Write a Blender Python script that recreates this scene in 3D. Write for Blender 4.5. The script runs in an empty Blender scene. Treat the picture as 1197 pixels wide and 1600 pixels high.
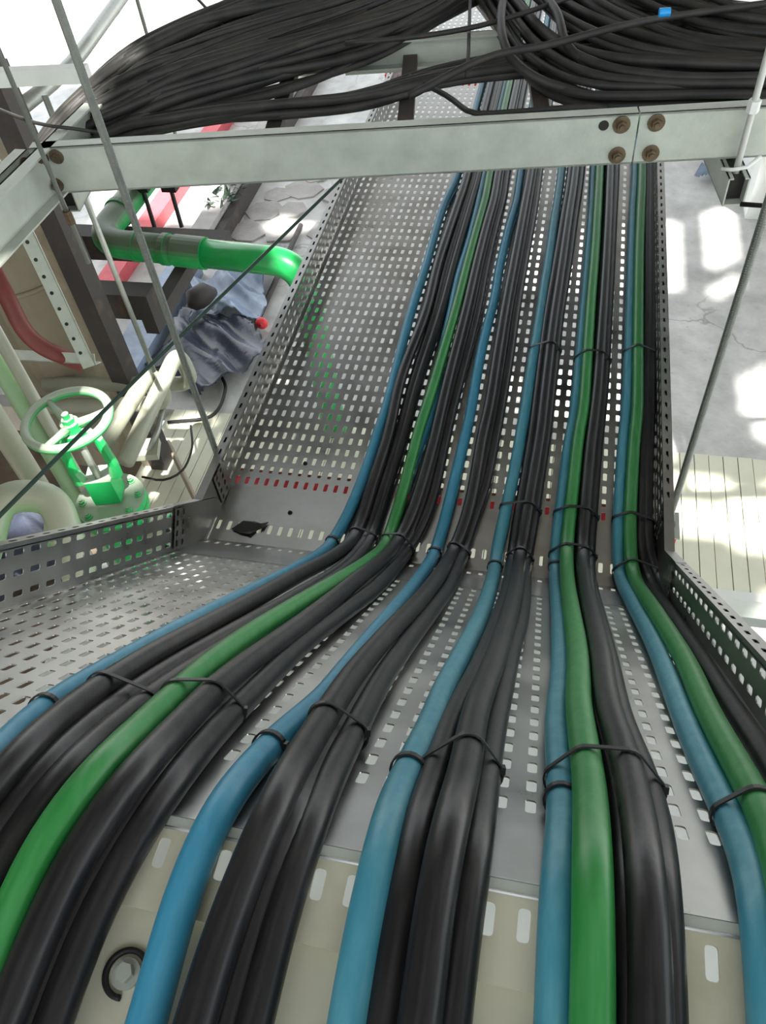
import bpy, math, random
from mathutils import Vector, Matrix

# ------------------------------------------------------------------ camera, sky, sun, exposure
scene = bpy.context.scene
COL = scene.collection
random.seed(7)

cam_data = bpy.data.cameras.new('camera')
cam = bpy.data.objects.new('camera', cam_data)
COL.objects.link(cam)
cam.matrix_world = Matrix(((0.976249, -0.104415, 0.18983, 0.2175),
                           (0.200371, 0.768385, -0.607812, -0.8914),
                           (-0.082398, 0.631412, 0.771057, 1.2854),
                           (0, 0, 0, 1)))
cam_data.sensor_fit = 'AUTO'
cam_data.sensor_width = 36.0
cam_data.lens = 1241.83 * 36.0 / 1600.0
cam_data.clip_start = 0.02
cam_data.clip_end = 200
scene.camera = cam

world = bpy.data.worlds.new('daylight')
scene.world = world
world.use_nodes = True
bg = world.node_tree.nodes['Background']
bg.inputs['Color'].default_value = (0.90, 0.96, 1.0, 1)
bg.inputs['Strength'].default_value = 1.6

SUN_DIR = Vector((-0.2810, 0.3512, -0.8931))
sun_data = bpy.data.lights.new('sun', 'SUN')
sun_data.energy = 11.0
sun_data.angle = math.radians(1.2)
sun_data.color = (1.0, 0.965, 0.90)
sun = bpy.data.objects.new('sun', sun_data)
COL.objects.link(sun)
sun.location = (3, -4, 9)
sun.rotation_euler = SUN_DIR.to_track_quat('-Z', 'Y').to_euler()

scene.view_settings.view_transform = 'Standard'
scene.view_settings.look = 'None'
scene.view_settings.gamma = 1.0
scene.view_settings.use_curve_mapping = False
scene.view_settings.exposure = 0.58

# ------------------------------------------------------------------ helpers
def mat(name, col, rough=0.6, metal=0.0, var=0.15, scale=12.0, bump=0.0, bscale=60.0, col2=None, mixlo=0.45, mixhi=0.62,
        stretch=None, rvar=0.0, spangle=0.0, dust_sun=None, spec=0.5, crack=0.0, coat=0.0):
    m = bpy.data.materials.new(name)
    m.use_nodes = True
    nt = m.node_tree
    nd, lk = nt.nodes, nt.links
    b = nd['Principled BSDF']
    b.inputs['Roughness'].default_value = rough
    b.inputs['Metallic'].default_value = metal
    b.inputs['Specular IOR Level'].default_value = spec
    if coat:
        b.inputs['Coat Weight'].default_value = coat
    tc = nd.new('ShaderNodeTexCoord')
    mp = nd.new('ShaderNodeMapping')
    lk.new(tc.outputs['Object'], mp.inputs['Vector'])
    if stretch:
        mp.inputs['Scale'].default_value = stretch
    n = nd.new('ShaderNodeTexNoise')
    n.inputs['Scale'].default_value = scale
    n.inputs['Detail'].default_value = 6
    n.inputs['Roughness'].default_value = 0.6
    lk.new(mp.outputs['Vector'], n.inputs['Vector'])
    r = nd.new('ShaderNodeValToRGB')
    c = Vector(col)
    if col2 is None:
        r.color_ramp.elements[0].position = 0.3
        r.color_ramp.elements[1].position = 0.7
        lo = c * (1 - var)
        hi = c * (1 + var)
    else:
        r.color_ramp.elements[0].position = mixlo
        r.color_ramp.elements[1].position = mixhi
        lo, hi = c, Vector(col2)
    r.color_ramp.elements[0].color = (*lo, 1)
    r.color_ramp.elements[1].color = (*hi, 1)
    lk.new(n.outputs['Fac'], r.inputs['Fac'])
    out = r.outputs['Color']
    def mul(a, fac_socket, dark, name='MULTIPLY'):
        mx = nd.new('ShaderNodeMixRGB')
        mx.inputs['Color2'].default_value = (*dark, 1)
        lk.new(fac_socket, mx.inputs['Fac'])
        lk.new(a, mx.inputs['Color1'])
        return mx.outputs['Color']
    if spangle:
        v = nd.new('ShaderNodeTexVoronoi')
        v.inputs['Scale'].default_value = 90
        lk.new(tc.outputs['Object'], v.inputs['Vector'])
        mr = nd.new('ShaderNodeMapRange')
        mr.inputs['To Min'].default_value = rough - spangle
        mr.inputs['To Max'].default_value = rough + spangle
        lk.new(v.outputs['Color'], mr.inputs['Value'])
        n3 = nd.new('ShaderNodeTexNoise')
        n3.inputs['Scale'].default_value = 7
        n3.inputs['Detail'].default_value = 4
        lk.new(tc.outputs['Object'], n3.inputs['Vector'])
        ad = nd.new('ShaderNodeMath')
        ad.operation = 'MULTIPLY_ADD'
        lk.new(n3.outputs['Fac'], ad.inputs[0])
        ad.inputs[1].default_value = 0.30
        lk.new(mr.outputs['Result'], ad.inputs[2])
        sb = nd.new('ShaderNodeMath')
        sb.operation = 'SUBTRACT'
        lk.new(ad.outputs['Value'], sb.inputs[0])
        sb.inputs[1].default_value = 0.15
        lk.new(sb.outputs['Value'], b.inputs['Roughness'])
    elif rvar:
        mr = nd.new('ShaderNodeMapRange')
        mr.inputs['From Min'].default_value = 0.3
        mr.inputs['From Max'].default_value = 0.7
        mr.inputs['To Min'].default_value = rough - rvar
        mr.inputs['To Max'].default_value = rough + rvar
        lk.new(n.outputs['Fac'], mr.inputs['Value'])
        lk.new(mr.outputs['Result'], b.inputs['Roughness'])
    if crack:
        vc = nd.new('ShaderNodeTexVoronoi')
        vc.feature = 'DISTANCE_TO_EDGE'
        vc.inputs['Scale'].default_value = crack
        wn = nd.new('ShaderNodeTexNoise')
        wn.inputs['Scale'].default_value = crack * 2.0
        wn.inputs['Detail'].default_value = 5
        lk.new(tc.outputs['Object'], wn.inputs['Vector'])
        va = nd.new('ShaderNodeVectorMath')
        va.operation = 'MULTIPLY_ADD'
        lk.new(wn.outputs['Color'], va.inputs[0])
        va.inputs[1].default_value = (0.7, 0.7, 0.7)
        lk.new(tc.outputs['Object'], va.inputs[2])
        lk.new(va.outputs['Vector'], vc.inputs['Vector'])
        cr = nd.new('ShaderNodeMapRange')
        cr.inputs['From Min'].default_value = 0.0
        cr.inputs['From Max'].default_value = 0.012
        cr.inputs['To Min'].default_value = 0.55
        cr.inputs['To Max'].default_value = 0.0
        lk.new(vc.outputs['Distance'], cr.inputs['Value'])
        n4 = nd.new('ShaderNodeTexNoise')
        n4.inputs['Scale'].default_value = 0.9
        lk.new(tc.outputs['Object'], n4.inputs['Vector'])
        mm = nd.new('ShaderNodeMapRange')
        mm.inputs['From Min'].default_value = 0.45
        mm.inputs['From Max'].default_value = 0.6
        lk.new(n4.outputs['Fac'], mm.inputs['Value'])
        mu = nd.new('ShaderNodeMath')
        mu.operation = 'MULTIPLY'
        lk.new(cr.outputs['Result'], mu.inputs[0])
        lk.new(mm.outputs['Result'], mu.inputs[1])
        out = mul(out, mu.outputs['Value'], tuple(c * 0.25))
        # specks of grit
        vs = nd.new('ShaderNodeTexVoronoi')
        vs.inputs['Scale'].default_value = 14
        lk.new(tc.outputs['Object'], vs.inputs['Vector'])
        sr = nd.new('ShaderNodeMapRange')
        sr.inputs['From Min'].default_value = 0.05
        sr.inputs['From Max'].default_value = 0.13
        sr.inputs['To Min'].default_value = 0.5
        sr.inputs['To Max'].default_value = 0.0
        lk.new(vs.outputs['Distance'], sr.inputs['Value'])
        mu2 = nd.new('ShaderNodeMath')
        mu2.operation = 'MULTIPLY'
        lk.new(sr.outputs['Result'], mu2.inputs[0])
        lk.new(n4.outputs['Fac'], mu2.inputs[1])
        out = mul(out, mu2.outputs['Value'], tuple(c * 0.3))
    if dust_sun is not None:
        # dust settled on upward faces; on the valve also painted sunlight
        g = nd.new('ShaderNodeNewGeometry')
        sx = nd.new('ShaderNodeSeparateXYZ')
        lk.new(g.outputs['True Normal'], sx.inputs['Vector'])
        dr = nd.new('ShaderNodeMapRange')
        dr.inputs['From Min'].default_value = 0.05
        dr.inputs['From Max'].default_value = 0.55
        dr.inputs['To Max'].default_value = 0.85
        lk.new(sx.outputs['Z'], dr.inputs['Value'])
        out = mul(out, dr.outputs['Result'], dust_sun)
    lk.new(out, b.inputs['Base Color'])
    if bump:
        n2 = nd.new('ShaderNodeTexNoise')
        n2.inputs['Scale'].default_value = bscale
        n2.inputs['Detail'].default_value = 4
        lk.new(mp.outputs['Vector'], n2.inputs['Vector'])
        bp = nd.new('ShaderNodeBump')
        bp.inputs['Strength'].default_value = bump
        bp.inputs['Distance'].default_value = 0.01
        lk.new(n2.outputs['Fac'], bp.inputs['Height'])
        lk.new(bp.outputs['Normal'], b.inputs['Normal'])
    return m

M = {
    'galv': mat('galvanised_sheet', (0.355, 0.355, 0.345), 0.33, 1.0, var=0.16, scale=9, rvar=0.07, bump=0.025, bscale=35),
    'galv_dull': mat('galvanised_profile', (0.45, 0.485, 0.43), 0.5, 0.2, var=0.12, scale=16, bump=0.05, bscale=120),
    'rod': mat('zinc_rod', (0.35, 0.37, 0.34), 0.45, 0.7, var=0.1, scale=50),
    'black': mat('black_cable_sheath', (0.008, 0.008, 0.0095), 0.36, 0.0, scale=10, stretch=(9, 1.2, 9), col2=(0.030, 0.028, 0.028), mixlo=0.42, mixhi=0.78, bump=0.03, bscale=30, spec=0.42),
    'black_dusty': mat('dusty_black_cable', (0.014, 0.014, 0.013), 0.6, 0.0, scale=14, col2=(0.034, 0.031, 0.026), mixlo=0.4, mixhi=0.7),
    'blue': mat('blue_cable_sheath', (0.036, 0.245, 0.385), 0.42, 0.0, scale=11, stretch=(8, 1.5, 8), col2=(0.065, 0.31, 0.47), mixlo=0.4, mixhi=0.75),
    'teal': mat('teal_cable_sheath', (0.048, 0.25, 0.34), 0.42, 0.0, scale=11, stretch=(8, 1.5, 8), col2=(0.10, 0.33, 0.40), mixlo=0.42, mixhi=0.78),
    'green': mat('green_cable_sheath', (0.020, 0.205, 0.042), 0.38, 0.0, scale=11, stretch=(9, 1.2, 9), col2=(0.055, 0.27, 0.080), mixlo=0.42, mixhi=0.8),
    'tie': mat('black_nylon', (0.012, 0.012, 0.013), 0.4, 0.0),
    'cream': mat('cream_paint', (0.70, 0.68, 0.53), 0.6, 0.0, scale=7, col2=(0.58, 0.555, 0.41), mixlo=0.5, mixhi=0.75, bump=0.05, bscale=30),
    'cream_sheet': mat('cream_mottled_sheet', (0.60, 0.58, 0.45), 0.5, 0.1, scale=10, col2=(0.46, 0.44, 0.32), mixlo=0.48, mixhi=0.75),  # cream base, darker in mottled patches
    'board': mat('cream_board', (0.72, 0.72, 0.58), 0.6, 0.0, var=0.06, scale=4),
    'concrete': mat('grey_concrete', (0.54, 0.54, 0.53), 0.85, 0.0, var=0.24, scale=4.5, bump=0.35, bscale=20, crack=1.1),
    'ground': mat('pale_yard_ground', (0.72, 0.71, 0.68), 0.9, 0.0, var=0.05, scale=2.0),
    'dirt': mat('brown_dirt', (0.15, 0.11, 0.08), 0.9, 0.0, var=0.3, scale=5, bump=0.3),
    'wall_brown': mat('brown_wall', (0.16, 0.13, 0.10), 0.85, 0.0, var=0.25, scale=2.5),
    'stone': mat('paving_stone', (0.40, 0.38, 0.37), 0.85, 0.0, var=0.2, scale=6.0, bump=0.3),
    'lowfloor': mat('pale_blue_floor', (0.70, 0.74, 0.76), 0.6, 0.0, var=0.08, scale=3),
    'roof': mat('roof_sheet', (0.10, 0.082, 0.06), 0.8, 0.0, var=0.2, scale=2),
    'red': mat('red_paint', (0.85, 0.06, 0.08), 0.5, 0.0, var=0.1),
    'red_rail': mat('rail_red_paint', (0.62, 0.10, 0.12), 0.6, 0.0, var=0.12),  # one even red for the floor rail
    'red_pipe': mat('dark_red_paint', (0.20, 0.045, 0.04), 0.5, 0.0, var=0.2),
    'pipe_green': mat('green_paint', (0.012, 0.36, 0.085), 0.35, 0.0, var=0.1, coat=0.3),
    'pipe_dusty': mat('dusty_green_paint', (0.012, 0.34, 0.08), 0.5, 0.0, var=0.15, dust_sun=(0.085, 0.074, 0.062)),
    'valve_green': mat('valve_green_paint', (0.008, 0.40, 0.10), 0.4, 0.0, var=0.1, dust_sun=(0.50, 0.51, 0.45)),  # pale dust on the tops, lightened to paint in the sunlit rim
    'pipe_cream': mat('cream_pipe_paint', (0.36, 0.37, 0.29), 0.4, 0.0, var=0.12, scale=6, coat=0.2),
    'pipe_greenish': mat('pale_green_pipe', (0.30, 0.47, 0.27), 0.4, 0.0, var=0.12, scale=6, dust_sun=(0.50, 0.50, 0.42)),
    'steel_brown': mat('rusty_dark_steel', (0.055, 0.047, 0.045), 0.7, 0.1, scale=8, col2=(0.13, 0.085, 0.06), mixlo=0.55, mixhi=0.75),
    'wood_tan': mat('tan_edge', (0.32, 0.27, 0.20), 0.7, 0.0, var=0.2, scale=10),
    'tank': mat('beige_tank', (0.24, 0.205, 0.145), 0.45, 0.0, var=0.15, scale=3),
    'tarp': mat('blue_grey_plastic', (0.055, 0.065, 0.095), 0.25, 0.0, var=0.35, scale=5, bump=0.3, bscale=15),
    'tarp_light': mat('pale_blue_plastic', (0.21, 0.27, 0.38), 0.25, 0.0, var=0.35, scale=5, bump=0.3, bscale=15),
    'white': mat('white_paint', (0.75, 0.77, 0.74), 0.5, 0.0, var=0.05),
    'rope': mat('dark_green_rope', (0.012, 0.045, 0.03), 0.6, 0.0),
    'bolt': mat('weathered_bolt', (0.16, 0.12, 0.08), 0.5, 0.7, var=0.3, scale=60),
    'dark': mat('dark_metal', (0.025, 0.024, 0.024), 0.5, 0.4, var=0.2),
    'moss': mat('moss_growth', (0.05, 0.09, 0.06), 0.9, 0.0, var=0.5, scale=20),
    'bright_blue': mat('bright_blue_plastic', (0.02, 0.35, 0.85), 0.4, 0.0),
}

def tag(o, label=None, cat=None, group=None, kind=None):
    if label: o['label'] = label
    if cat: o['category'] = cat
    if group: o['group'] = group
    if kind: o['kind'] = kind
    return o

def empty(name, loc, label=None, cat=None, group=None, kind=None):
    o = bpy.data.objects.new(name, None)
    o.empty_display_size = 0.05
    COL.objects.link(o)
    o.location = loc
    return tag(o, label, cat, group, kind)

class MB:
    """collects vertices and faces of one mesh, in world coordinates"""
    def __init__(self):
        self.v, self.f = [], []
    def add(self, vs, fs):
        k = len(self.v)
        self.v += [tuple(p) for p in vs]
        self.f += [tuple(i + k for i in f) for f in fs]
        return self
    def frame_box(self, O, X, Y, Z):
        """box spanned from corner O by three vectors"""
        O, X, Y, Z = map(Vector, (O, X, Y, Z))
        vs = [O, O + X, O + X + Y, O + Y, O + Z, O + X + Z, O + X + Y + Z, O + Y + Z]
        return self.add(vs, [(0, 3, 2, 1), (4, 5, 6, 7), (0, 1, 5, 4), (1, 2, 6, 5), (2, 3, 7, 6), (3, 0, 4, 7)])
    def box(self, a, b):
        return self.frame_box(a, (b[0] - a[0], 0, 0), (0, b[1] - a[1], 0), (0, 0, b[2] - a[2]))
    def tube(self, path, r, n=12, caps=True, radii=None):
        P = [Vector(p) for p in path]
        m = len(P)
        T = []
        for i in range(m):
            t = P[min(i + 1, m - 1)] - P[max(i - 1, 0)]
            T.append(t.normalized() if t.length > 1e-9 else Vector((0, 0, 1)))
        up = Vector((0, 0, 1)) if abs(T[0].z) < 0.9 else Vector((1, 0, 0))
        nrm = (up - T[0] * up.dot(T[0])).normalized()
        vs, fs = [], []
        for i in range(m):
            nrm = (nrm - T[i] * nrm.dot(T[i])).normalized()
            bn = T[i].cross(nrm)
            rr = radii[i] if radii else r
            for k in range(n):
                a = 2 * math.pi * k / n
                vs.append(P[i] + nrm * (rr * math.cos(a)) + bn * (rr * math.sin(a)))
        for i in range(m - 1):
            for k in range(n):
                a, b = i * n + k, i * n + (k + 1) % n
                fs.append((a, b, b + n, a + n))
        if caps:
            fs.append(tuple(range(n - 1, -1, -1)))
            fs.append(tuple(range((m - 1) * n, m * n)))
        return self.add(vs, fs)
    def disc(self, c, axis, r, h, n=20, r2=None):
        a = Vector(axis).normalized()
        c = Vector(c)
        return self.tube([c, c + a * h], r, n, radii=[r, r2 if r2 else r])
    def ring(self, c, axis, R, r, n=32, m=10):
        a = Vector(axis).normalized()
        u = (Vector((1, 0, 0)) if abs(a.x) < 0.9 else Vector((0, 1, 0)))
        u = (u - a * u.dot(a)).normalized()
        w = a.cross(u)
        vs, fs = [], []
        for i in range(n):
            t = 2 * math.pi * i / n
            d = u * math.cos(t) + w * math.sin(t)
            for k in range(m):
                s = 2 * math.pi * k / m
                vs.append(Vector(c) + d * (R + r * math.cos(s)) + a * (r * math.sin(s)))
        for i in range(n):
            for k in range(m):
                fs.append((i * m + k, ((i + 1) % n) * m + k, ((i + 1) % n) * m + (k + 1) % m, i * m + (k + 1) % m))
        return self.add(vs, fs)
    def prism(self, poly, d):
        """polygon (list of points) extruded by vector d"""
        n = len(poly)
        P = [Vector(p) for p in poly]
        vs = P + [p + Vector(d) for p in P]
        fs = [tuple(range(n - 1, -1, -1)), tuple(range(n, 2 * n))]
        for i in range(n):
            j = (i + 1) % n
            fs.append((i, j, j + n, i + n))
        return self.add(vs, fs)
    def perforated(self, O, U, V, N, nu, nv, pu, pv, sw, sl, th):
        """sheet of nu x nv cells, each cut by a round-cornered slot (sw along U, sl along V), th thick along -N"""
        O, U, V, N = map(Vector, (O, U, V, N))
        D = N * (-th)
        c = sw * 0.3
        a, b = sw / 2, sl / 2
        k = 0.29 * c
        slot = [(-a, -b + c), (-a + k, -b + k), (-a + c, -b), (a - c, -b), (a - k, -b + k), (a, -b + c),
                (a, b - c), (a - k, b - k), (a - c, b), (-a + c, b), (-a + k, b - k), (-a, b - c)]
        # corners: 0 (-,-) 1 (+,-) 2 (+,+) 3 (-,+); slot indices 4..15
        tf = [(0, 1, 7, 6), (1, 2, 10, 9), (2, 3, 13, 12), (3, 0, 4, 15),
              (0, 5, 4), (0, 6, 5), (1, 8, 7), (1, 9, 8), (2, 11, 10), (2, 12, 11), (3, 14, 13), (3, 15, 14)]
        for j in range(nv):
            for i in range(nu):
                o = O + U * (pu * (i + 0.5)) + V * (pv * (j + 0.5))
                pts = [(-pu / 2, -pv / 2), (pu / 2, -pv / 2), (pu / 2, pv / 2), (-pu / 2, pv / 2)] + slot
                top = [o + U * x + V * y for x, y in pts]
                bot = [p + D for p in top]
                fs = list(tf) + [tuple(q + 16 for q in reversed(f)) for f in tf]
                for q in range(12):
                    s, t = 4 + q, 4 + (q + 1) % 12
                    fs.append((s, t, t + 16, s + 16))
                self.add(top + bot, fs)
        return self
    def build(self, name, material, parent=None, smooth=False, origin=None):
        me = bpy.data.meshes.new(name)
        base = Vector(origin) if origin is not None else (Vector(parent.matrix_world.translation) if parent else Vector((0, 0, 0)))
        if parent is not None:
            base = wloc(parent)
        if base.length:
            vs = [(p[0] - base.x, p[1] - base.y, p[2] - base.z) for p in self.v]
        else:
            vs = self.v
        me.from_pydata(vs, [], self.f)
        me.materials.append(material)
        if smooth:
            me.polygons.foreach_set('use_smooth', [True] * len(me.polygons))
        me.update()
        o = bpy.data.objects.new(name, me)
        COL.objects.link(o)
        if parent is not None:
            o.parent = parent
        else:
            o.location = base
        return o

def wloc(o):
    p = Vector(o.location)
    while o.parent:
        o = o.parent
        p = p + Vector(o.location)
    return p

def spline(pts, step=0.02):
    """Catmull-Rom through the points, resampled"""
    P = [Vector(p) for p in pts]
    P = [P[0] * 2 - P[1]] + P + [P[-1] * 2 - P[-2]]
    out = []
    for i in range(1, len(P) - 2):
        a, b, c, d = P[i - 1], P[i], P[i + 1], P[i + 2]
        n = max(1, int((c - b).length / step))
        for k in range(n):
            t = k / n
            out.append(0.5 * ((2 * b) + (c - a) * t + (2 * a - 5 * b + 4 * c - d) * t * t + (3 * b - a - 3 * c + d) * t ** 3))
    out.append(P[-2])
    return out

def resample(P, step):
    P = [Vector(p) for p in P]
    out, acc = [P[0].copy()], 0.0
    for a, b in zip(P, P[1:]):
        L = (b - a).length
        if L < 1e-9:
            continue
        d = step - acc
        while d <= L:
            out.append(a.lerp(b, d / L))
            d += step
        acc = L - (d - step)
    return out

def relax(P, sigma, step):
    """gaussian smoothing along the path"""
    k = int(3 * sigma / step)
    w = [math.exp(-0.5 * (i * step / sigma) ** 2) for i in range(-k, k + 1)]
    out = []
    n = len(P)
    for i in range(n):
        kk = min(k, i, n - 1 - i)
        s, t = Vector((0, 0, 0)), 0.0
        for j in range(-kk, kk + 1):
            s += P[i + j] * w[j + k]
            t += w[j + k]
        out.append(s / t)
    return out

def bolt(name, c, axis, r, parent, material=None, washer=1.7):
    mb = MB()
    c, axis = Vector(c), Vector(axis).normalized()
    mb.disc(c, axis, r * washer, r * 0.3, 18)
    mb.disc(c + axis * r * 0.3, axis, r, r * 0.9, 6)
    mb.disc(c + axis * r * 1.2, axis, r * 0.55, r * 0.5, 12)
    return mb.build(name, material or M['bolt'], parent)

# ------------------------------------------------------------------ the setting
S = 0.774                                   # slope of the near tray
CS, SN = math.cos(S), math.sin(S)
A = Vector((0, -CS, SN))                    # up the slope, towards the viewer
N = Vector((0, SN, CS))                     # out of the sloping sheet
X = Vector((1, 0, 0)); Y = Vector((0, 1, 0)); Zv = Vector((0, 0, 1))
W2 = 0.45                                   # half tray width
H = 0.085                                   # side wall height
ZL = 0.727                                  # level of the upper ledge
FZ = -1.80                                  # hall floor
ROOF_Z = 3.4

fl = MB().box((-14, 2.13, FZ - 0.1), (14, 7.2, FZ)).build('floor', M['concrete'])
tag(fl, kind='structure')
yard = MB().box((-40, 7.2, FZ - 0.1), (40, 60, FZ)).build('yard_ground', M['ground'])
tag(yard, kind='structure')
yl = MB().box((-40, 2.13, FZ - 0.1), (-14, 7.2, FZ)).build('yard_ground', M['ground'])
tag(yl, kind='structure')
low = MB().box((-2.1, -0.80, -2.25), (14, 2.13, -2.10)).build('floor_lower', M['lowfloor'])
tag(low, kind='structure')

lowl = MB().box((-14, -0.80, -2.25), (-2.1, 2.13, -2.11)).build('floor_lower', M['dirt'])
tag(lowl, kind='structure')
wlf = MB().box((-3.5, -2.3, -2.70), (-3.4, 3.0, ROOF_Z)).build('light_block_wall', M['wall_brown'])  # brown wall added to cut the sky light from the left
tag(wlf, kind='structure')

# boarded cream strip in front of the concrete
boards = empty('floor_boarded', (0, 1.27, FZ), kind='structure')
MB().box((-1.95, 1.29, FZ - 0.10), (6, 2.13, FZ - 0.03)).build('bearer', M['board'], boards)
bm = None
for i in range(62):
    x0 = -1.90 + i * 0.07
    if bm is None:
        pl = MB().box((x0, 1.30, FZ - 0.03), (x0 + 0.066, 2.13, FZ + 0.004)).build('plank', M['board'], boards)
        bm = pl.data
        x_first = x0
    else:
        pl = bpy.data.objects.new('plank', bm)
        COL.objects.link(pl)
        pl.parent = boards
        pl.location = (x0 - x_first, 0, 0.0015 * (i % 3))
tr = MB().box((-1.95, 1.255, FZ - 0.12), (6, 1.30, FZ + 0.012)).build('trim_1', M['white'])
tag(tr, kind='structure')

# wall under the ledge where the cables leave the picture
wl = MB()
wl.box((-2.2, -2.2, -2.70), (2.4, -0.800, ZL - 0.012))
wall = wl.build('wall_near', M['cream'])
tag(wall, kind='structure')
mb = MB()
mb.tube([(-0.010 + 0.0135 * math.cos(t), -0.842 + 0.0135 * math.sin(t), ZL - 0.010) for t in [0.2 + k * 0.16 for k in range(30)]], 0.0022, 6)
mb.build('anchor_ring', M['dark'], wall, smooth=True)
mb = MB().disc((-0.010, -0.842, ZL - 0.012), Zv, 0.0095, 0.003, 20).disc((-0.010, -0.842, ZL - 0.009), Zv, 0.006, 0.005, 6)
mb.build('anchor_bolt', M['galv_dull'], wall)
bolt('anchor_bolt', (0.318, -0.822, ZL - 0.012), Zv, 0.006, wall, M['dark'])

# unseen roof added for shade; its openings are shaped to cast the sun patches
ROOF_Z = 3.4
SUN_CUTS = [
    [(1.613, 2.031), (2.331, 2.222), (2.591, 2.278), (2.594, 1.513), (2.448, 1.434), (1.587, 1.393)],
    [(1.522, 0.559), (2.284, 0.669), (2.338, 0.312), (1.523, 0.242)],
    [(2.780, 2.354), (2.937, 2.486), (2.939, 1.901), (2.773, 1.697)],
    [(2.781, 1.549), (2.955, 1.739), (2.932, 1.528), (2.785, 1.418)],
    [(2.870, 0.627), (3.082, 0.891), (3.091, 0.191), (2.950, 0.220)],
    [(2.435, 0.222), (2.490, 0.229), (2.512, 0.056), (2.433, 0.028)],
    [(2.401, -0.096), (2.693, -0.071), (2.794, -0.126), (3.062, -0.090), (3.037, -0.326), (2.701, -0.196), (2.401, -0.126)],
    [(2.340, -0.232), (2.521, -0.241), (2.697, -0.278), (3.031, -0.377), (3.021, -0.480), (2.602, -0.464), (2.340, -0.395)],
    [(2.836, -0.737), (3.169, -0.650), (3.141, -0.920), (3.006, -0.872), (2.895, -0.837)],
    [(-0.308, 1.991), (-0.254, 2.140), (0.039, 2.073), (-0.010, 1.936), (-0.240, 1.895)],
    [(0.179, 0.585), (0.270, 0.576), (0.378, 0.390), (0.280, 0.412)],
    [(0.031, -1.053), (0.082, -0.925), (0.091, -0.821), (0.208, -0.911), (0.225, -1.052), (0.134, -1.109)],
    [(-0.286, -0.219), (-0.177, 0.042), (-0.015, 0.044), (0.096, -0.228), (-0.049, -0.559), (-0.148, -0.571)],
    [(-0.727, -0.546), (-0.630, -0.423), (-0.346, -0.745), (-0.322, -0.931), (-0.519, -0.894)],
    [(-1.031, -0.677), (-0.817, -0.648), (-0.706, -0.866), (-0.912, -0.895)],
    [(-52.278, 44.148), (-8.966, 25.244), (-2.199, 6.493), (-2.151, 5.436), (-2.481, 4.523), (-3.650, 4.095), (-9.162, 4.033)],
    [(-1.962, 2.659), (-0.756, 2.746), (-0.654, 2.028), (-1.632, 1.946)],
]
def inside(px, py, poly):
    c = False
    for i in range(len(poly)):
        (x1, y1), (x2, y2) = poly[i], poly[i - 1]
        if (y1 > py) != (y2 > py) and px < (x2 - x1) * (py - y1) / (y2 - y1) + x1:
            c = not c
    return c
rf = MB()
RC = 0.06
for j in range(int(12.0 / RC)):
    y0 = -2.3 + j * RC
    yc = y0 + RC / 2
    run = None
    for i in range(int(14.4 / RC) + 1):
        x0 = -7.2 + i * RC
        solid = i < int(14.4 / RC) and not any(inside(x0 + RC / 2, yc, q) for q in SUN_CUTS)
        if solid and run is None:
            run = x0
        if not solid and run is not None:
            rf.box((run, y0, ROOF_Z), (x0, y0 + RC, ROOF_Z + 0.03))
            run = None
light_mask_roof = rf.build('light_mask_roof', M['roof'])
tag(light_mask_roof, kind='structure')

# ------------------------------------------------------------------ cable trays
CP = 0.0225                                  # slot pitch across
RP = 0.036                                   # slot pitch along
SW, SL = 0.0085, 0.0215
TH = 0.0015

far = empty('cable_tray', (0, 0.153, 0), 'long level perforated galvanised cable tray running under the overhead ladder', 'cable tray')
NR = 122
MB().perforated((-W2, 0.153, 0), X, Y, Zv, 40, NR, CP, RP, SW, SL, TH).build('tray_floor', M['galv'], far)
for s in (-1, 1):
    mb = MB()
    mb.perforated((s * W2, 0.153, 0.0), Zv, Y, X * (-s), 3, NR, H / 3, RP, 0.0085, 0.0215, TH)
    sw = mb.build('side_wall', M['galv'], far)
    mb = MB()
    mb.perforated((s * W2, 0.153, H), X * s, Y, Zv, 1, NR, 0.018, RP, 0.005, 0.016, TH)
    mb.frame_box((s * W2, 0.153, H - 0.008), X * (s * 0.018), Y * (NR * RP), Zv * 0.0015)
    mb.frame_box((s * (W2 + 0.018), 0.153, H - 0.008), X * (s * 0.0015), Y * (NR * RP), Zv * 0.008)
    mb.build('rim', M['galv'], sw)

near = empty('cable_tray', (0, -0.115, 0.112), 'short steep perforated galvanised cable tray sloping up towards the bottom edge', 'cable tray')
NN = 22
O = A * 0.160
MB().perforated(O - X * W2, X, A, N, 40, NN, CP, RP, SW, SL, TH).build('tray_floor', M['galv'], near)
MB().frame_box(A * 0.952 - X * W2 - N * TH, X * 0.9, A * 0.088, N * TH).build('end_strip', M['galv'], near)
for s in (-1, 1):
    mb = MB()
    mb.perforated(O + X * (s * W2), N, A, X * (-s), 3, 24, H / 3, RP, 0.0085, 0.0215, TH)
    sw = mb.build('side_wall', M['galv'], near)
    mb = MB()
    mb.perforated(O + X * (s * W2) + N * H, X * s, A, N, 1, 24, 0.018, RP, 0.005, 0.016, TH)
    mb.frame_box(O + X * (s * W2) + N * (H - 0.008), X * (s * 0.018), A * (24 * RP), N * 0.0015)
    mb.frame_box(O + X * (s * (W2 + 0.018)) + N * (H - 0.008), X * (s * 0.0015), A * (24 * RP), N * 0.008)
    mb.build('rim', M['galv'], sw)

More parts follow.
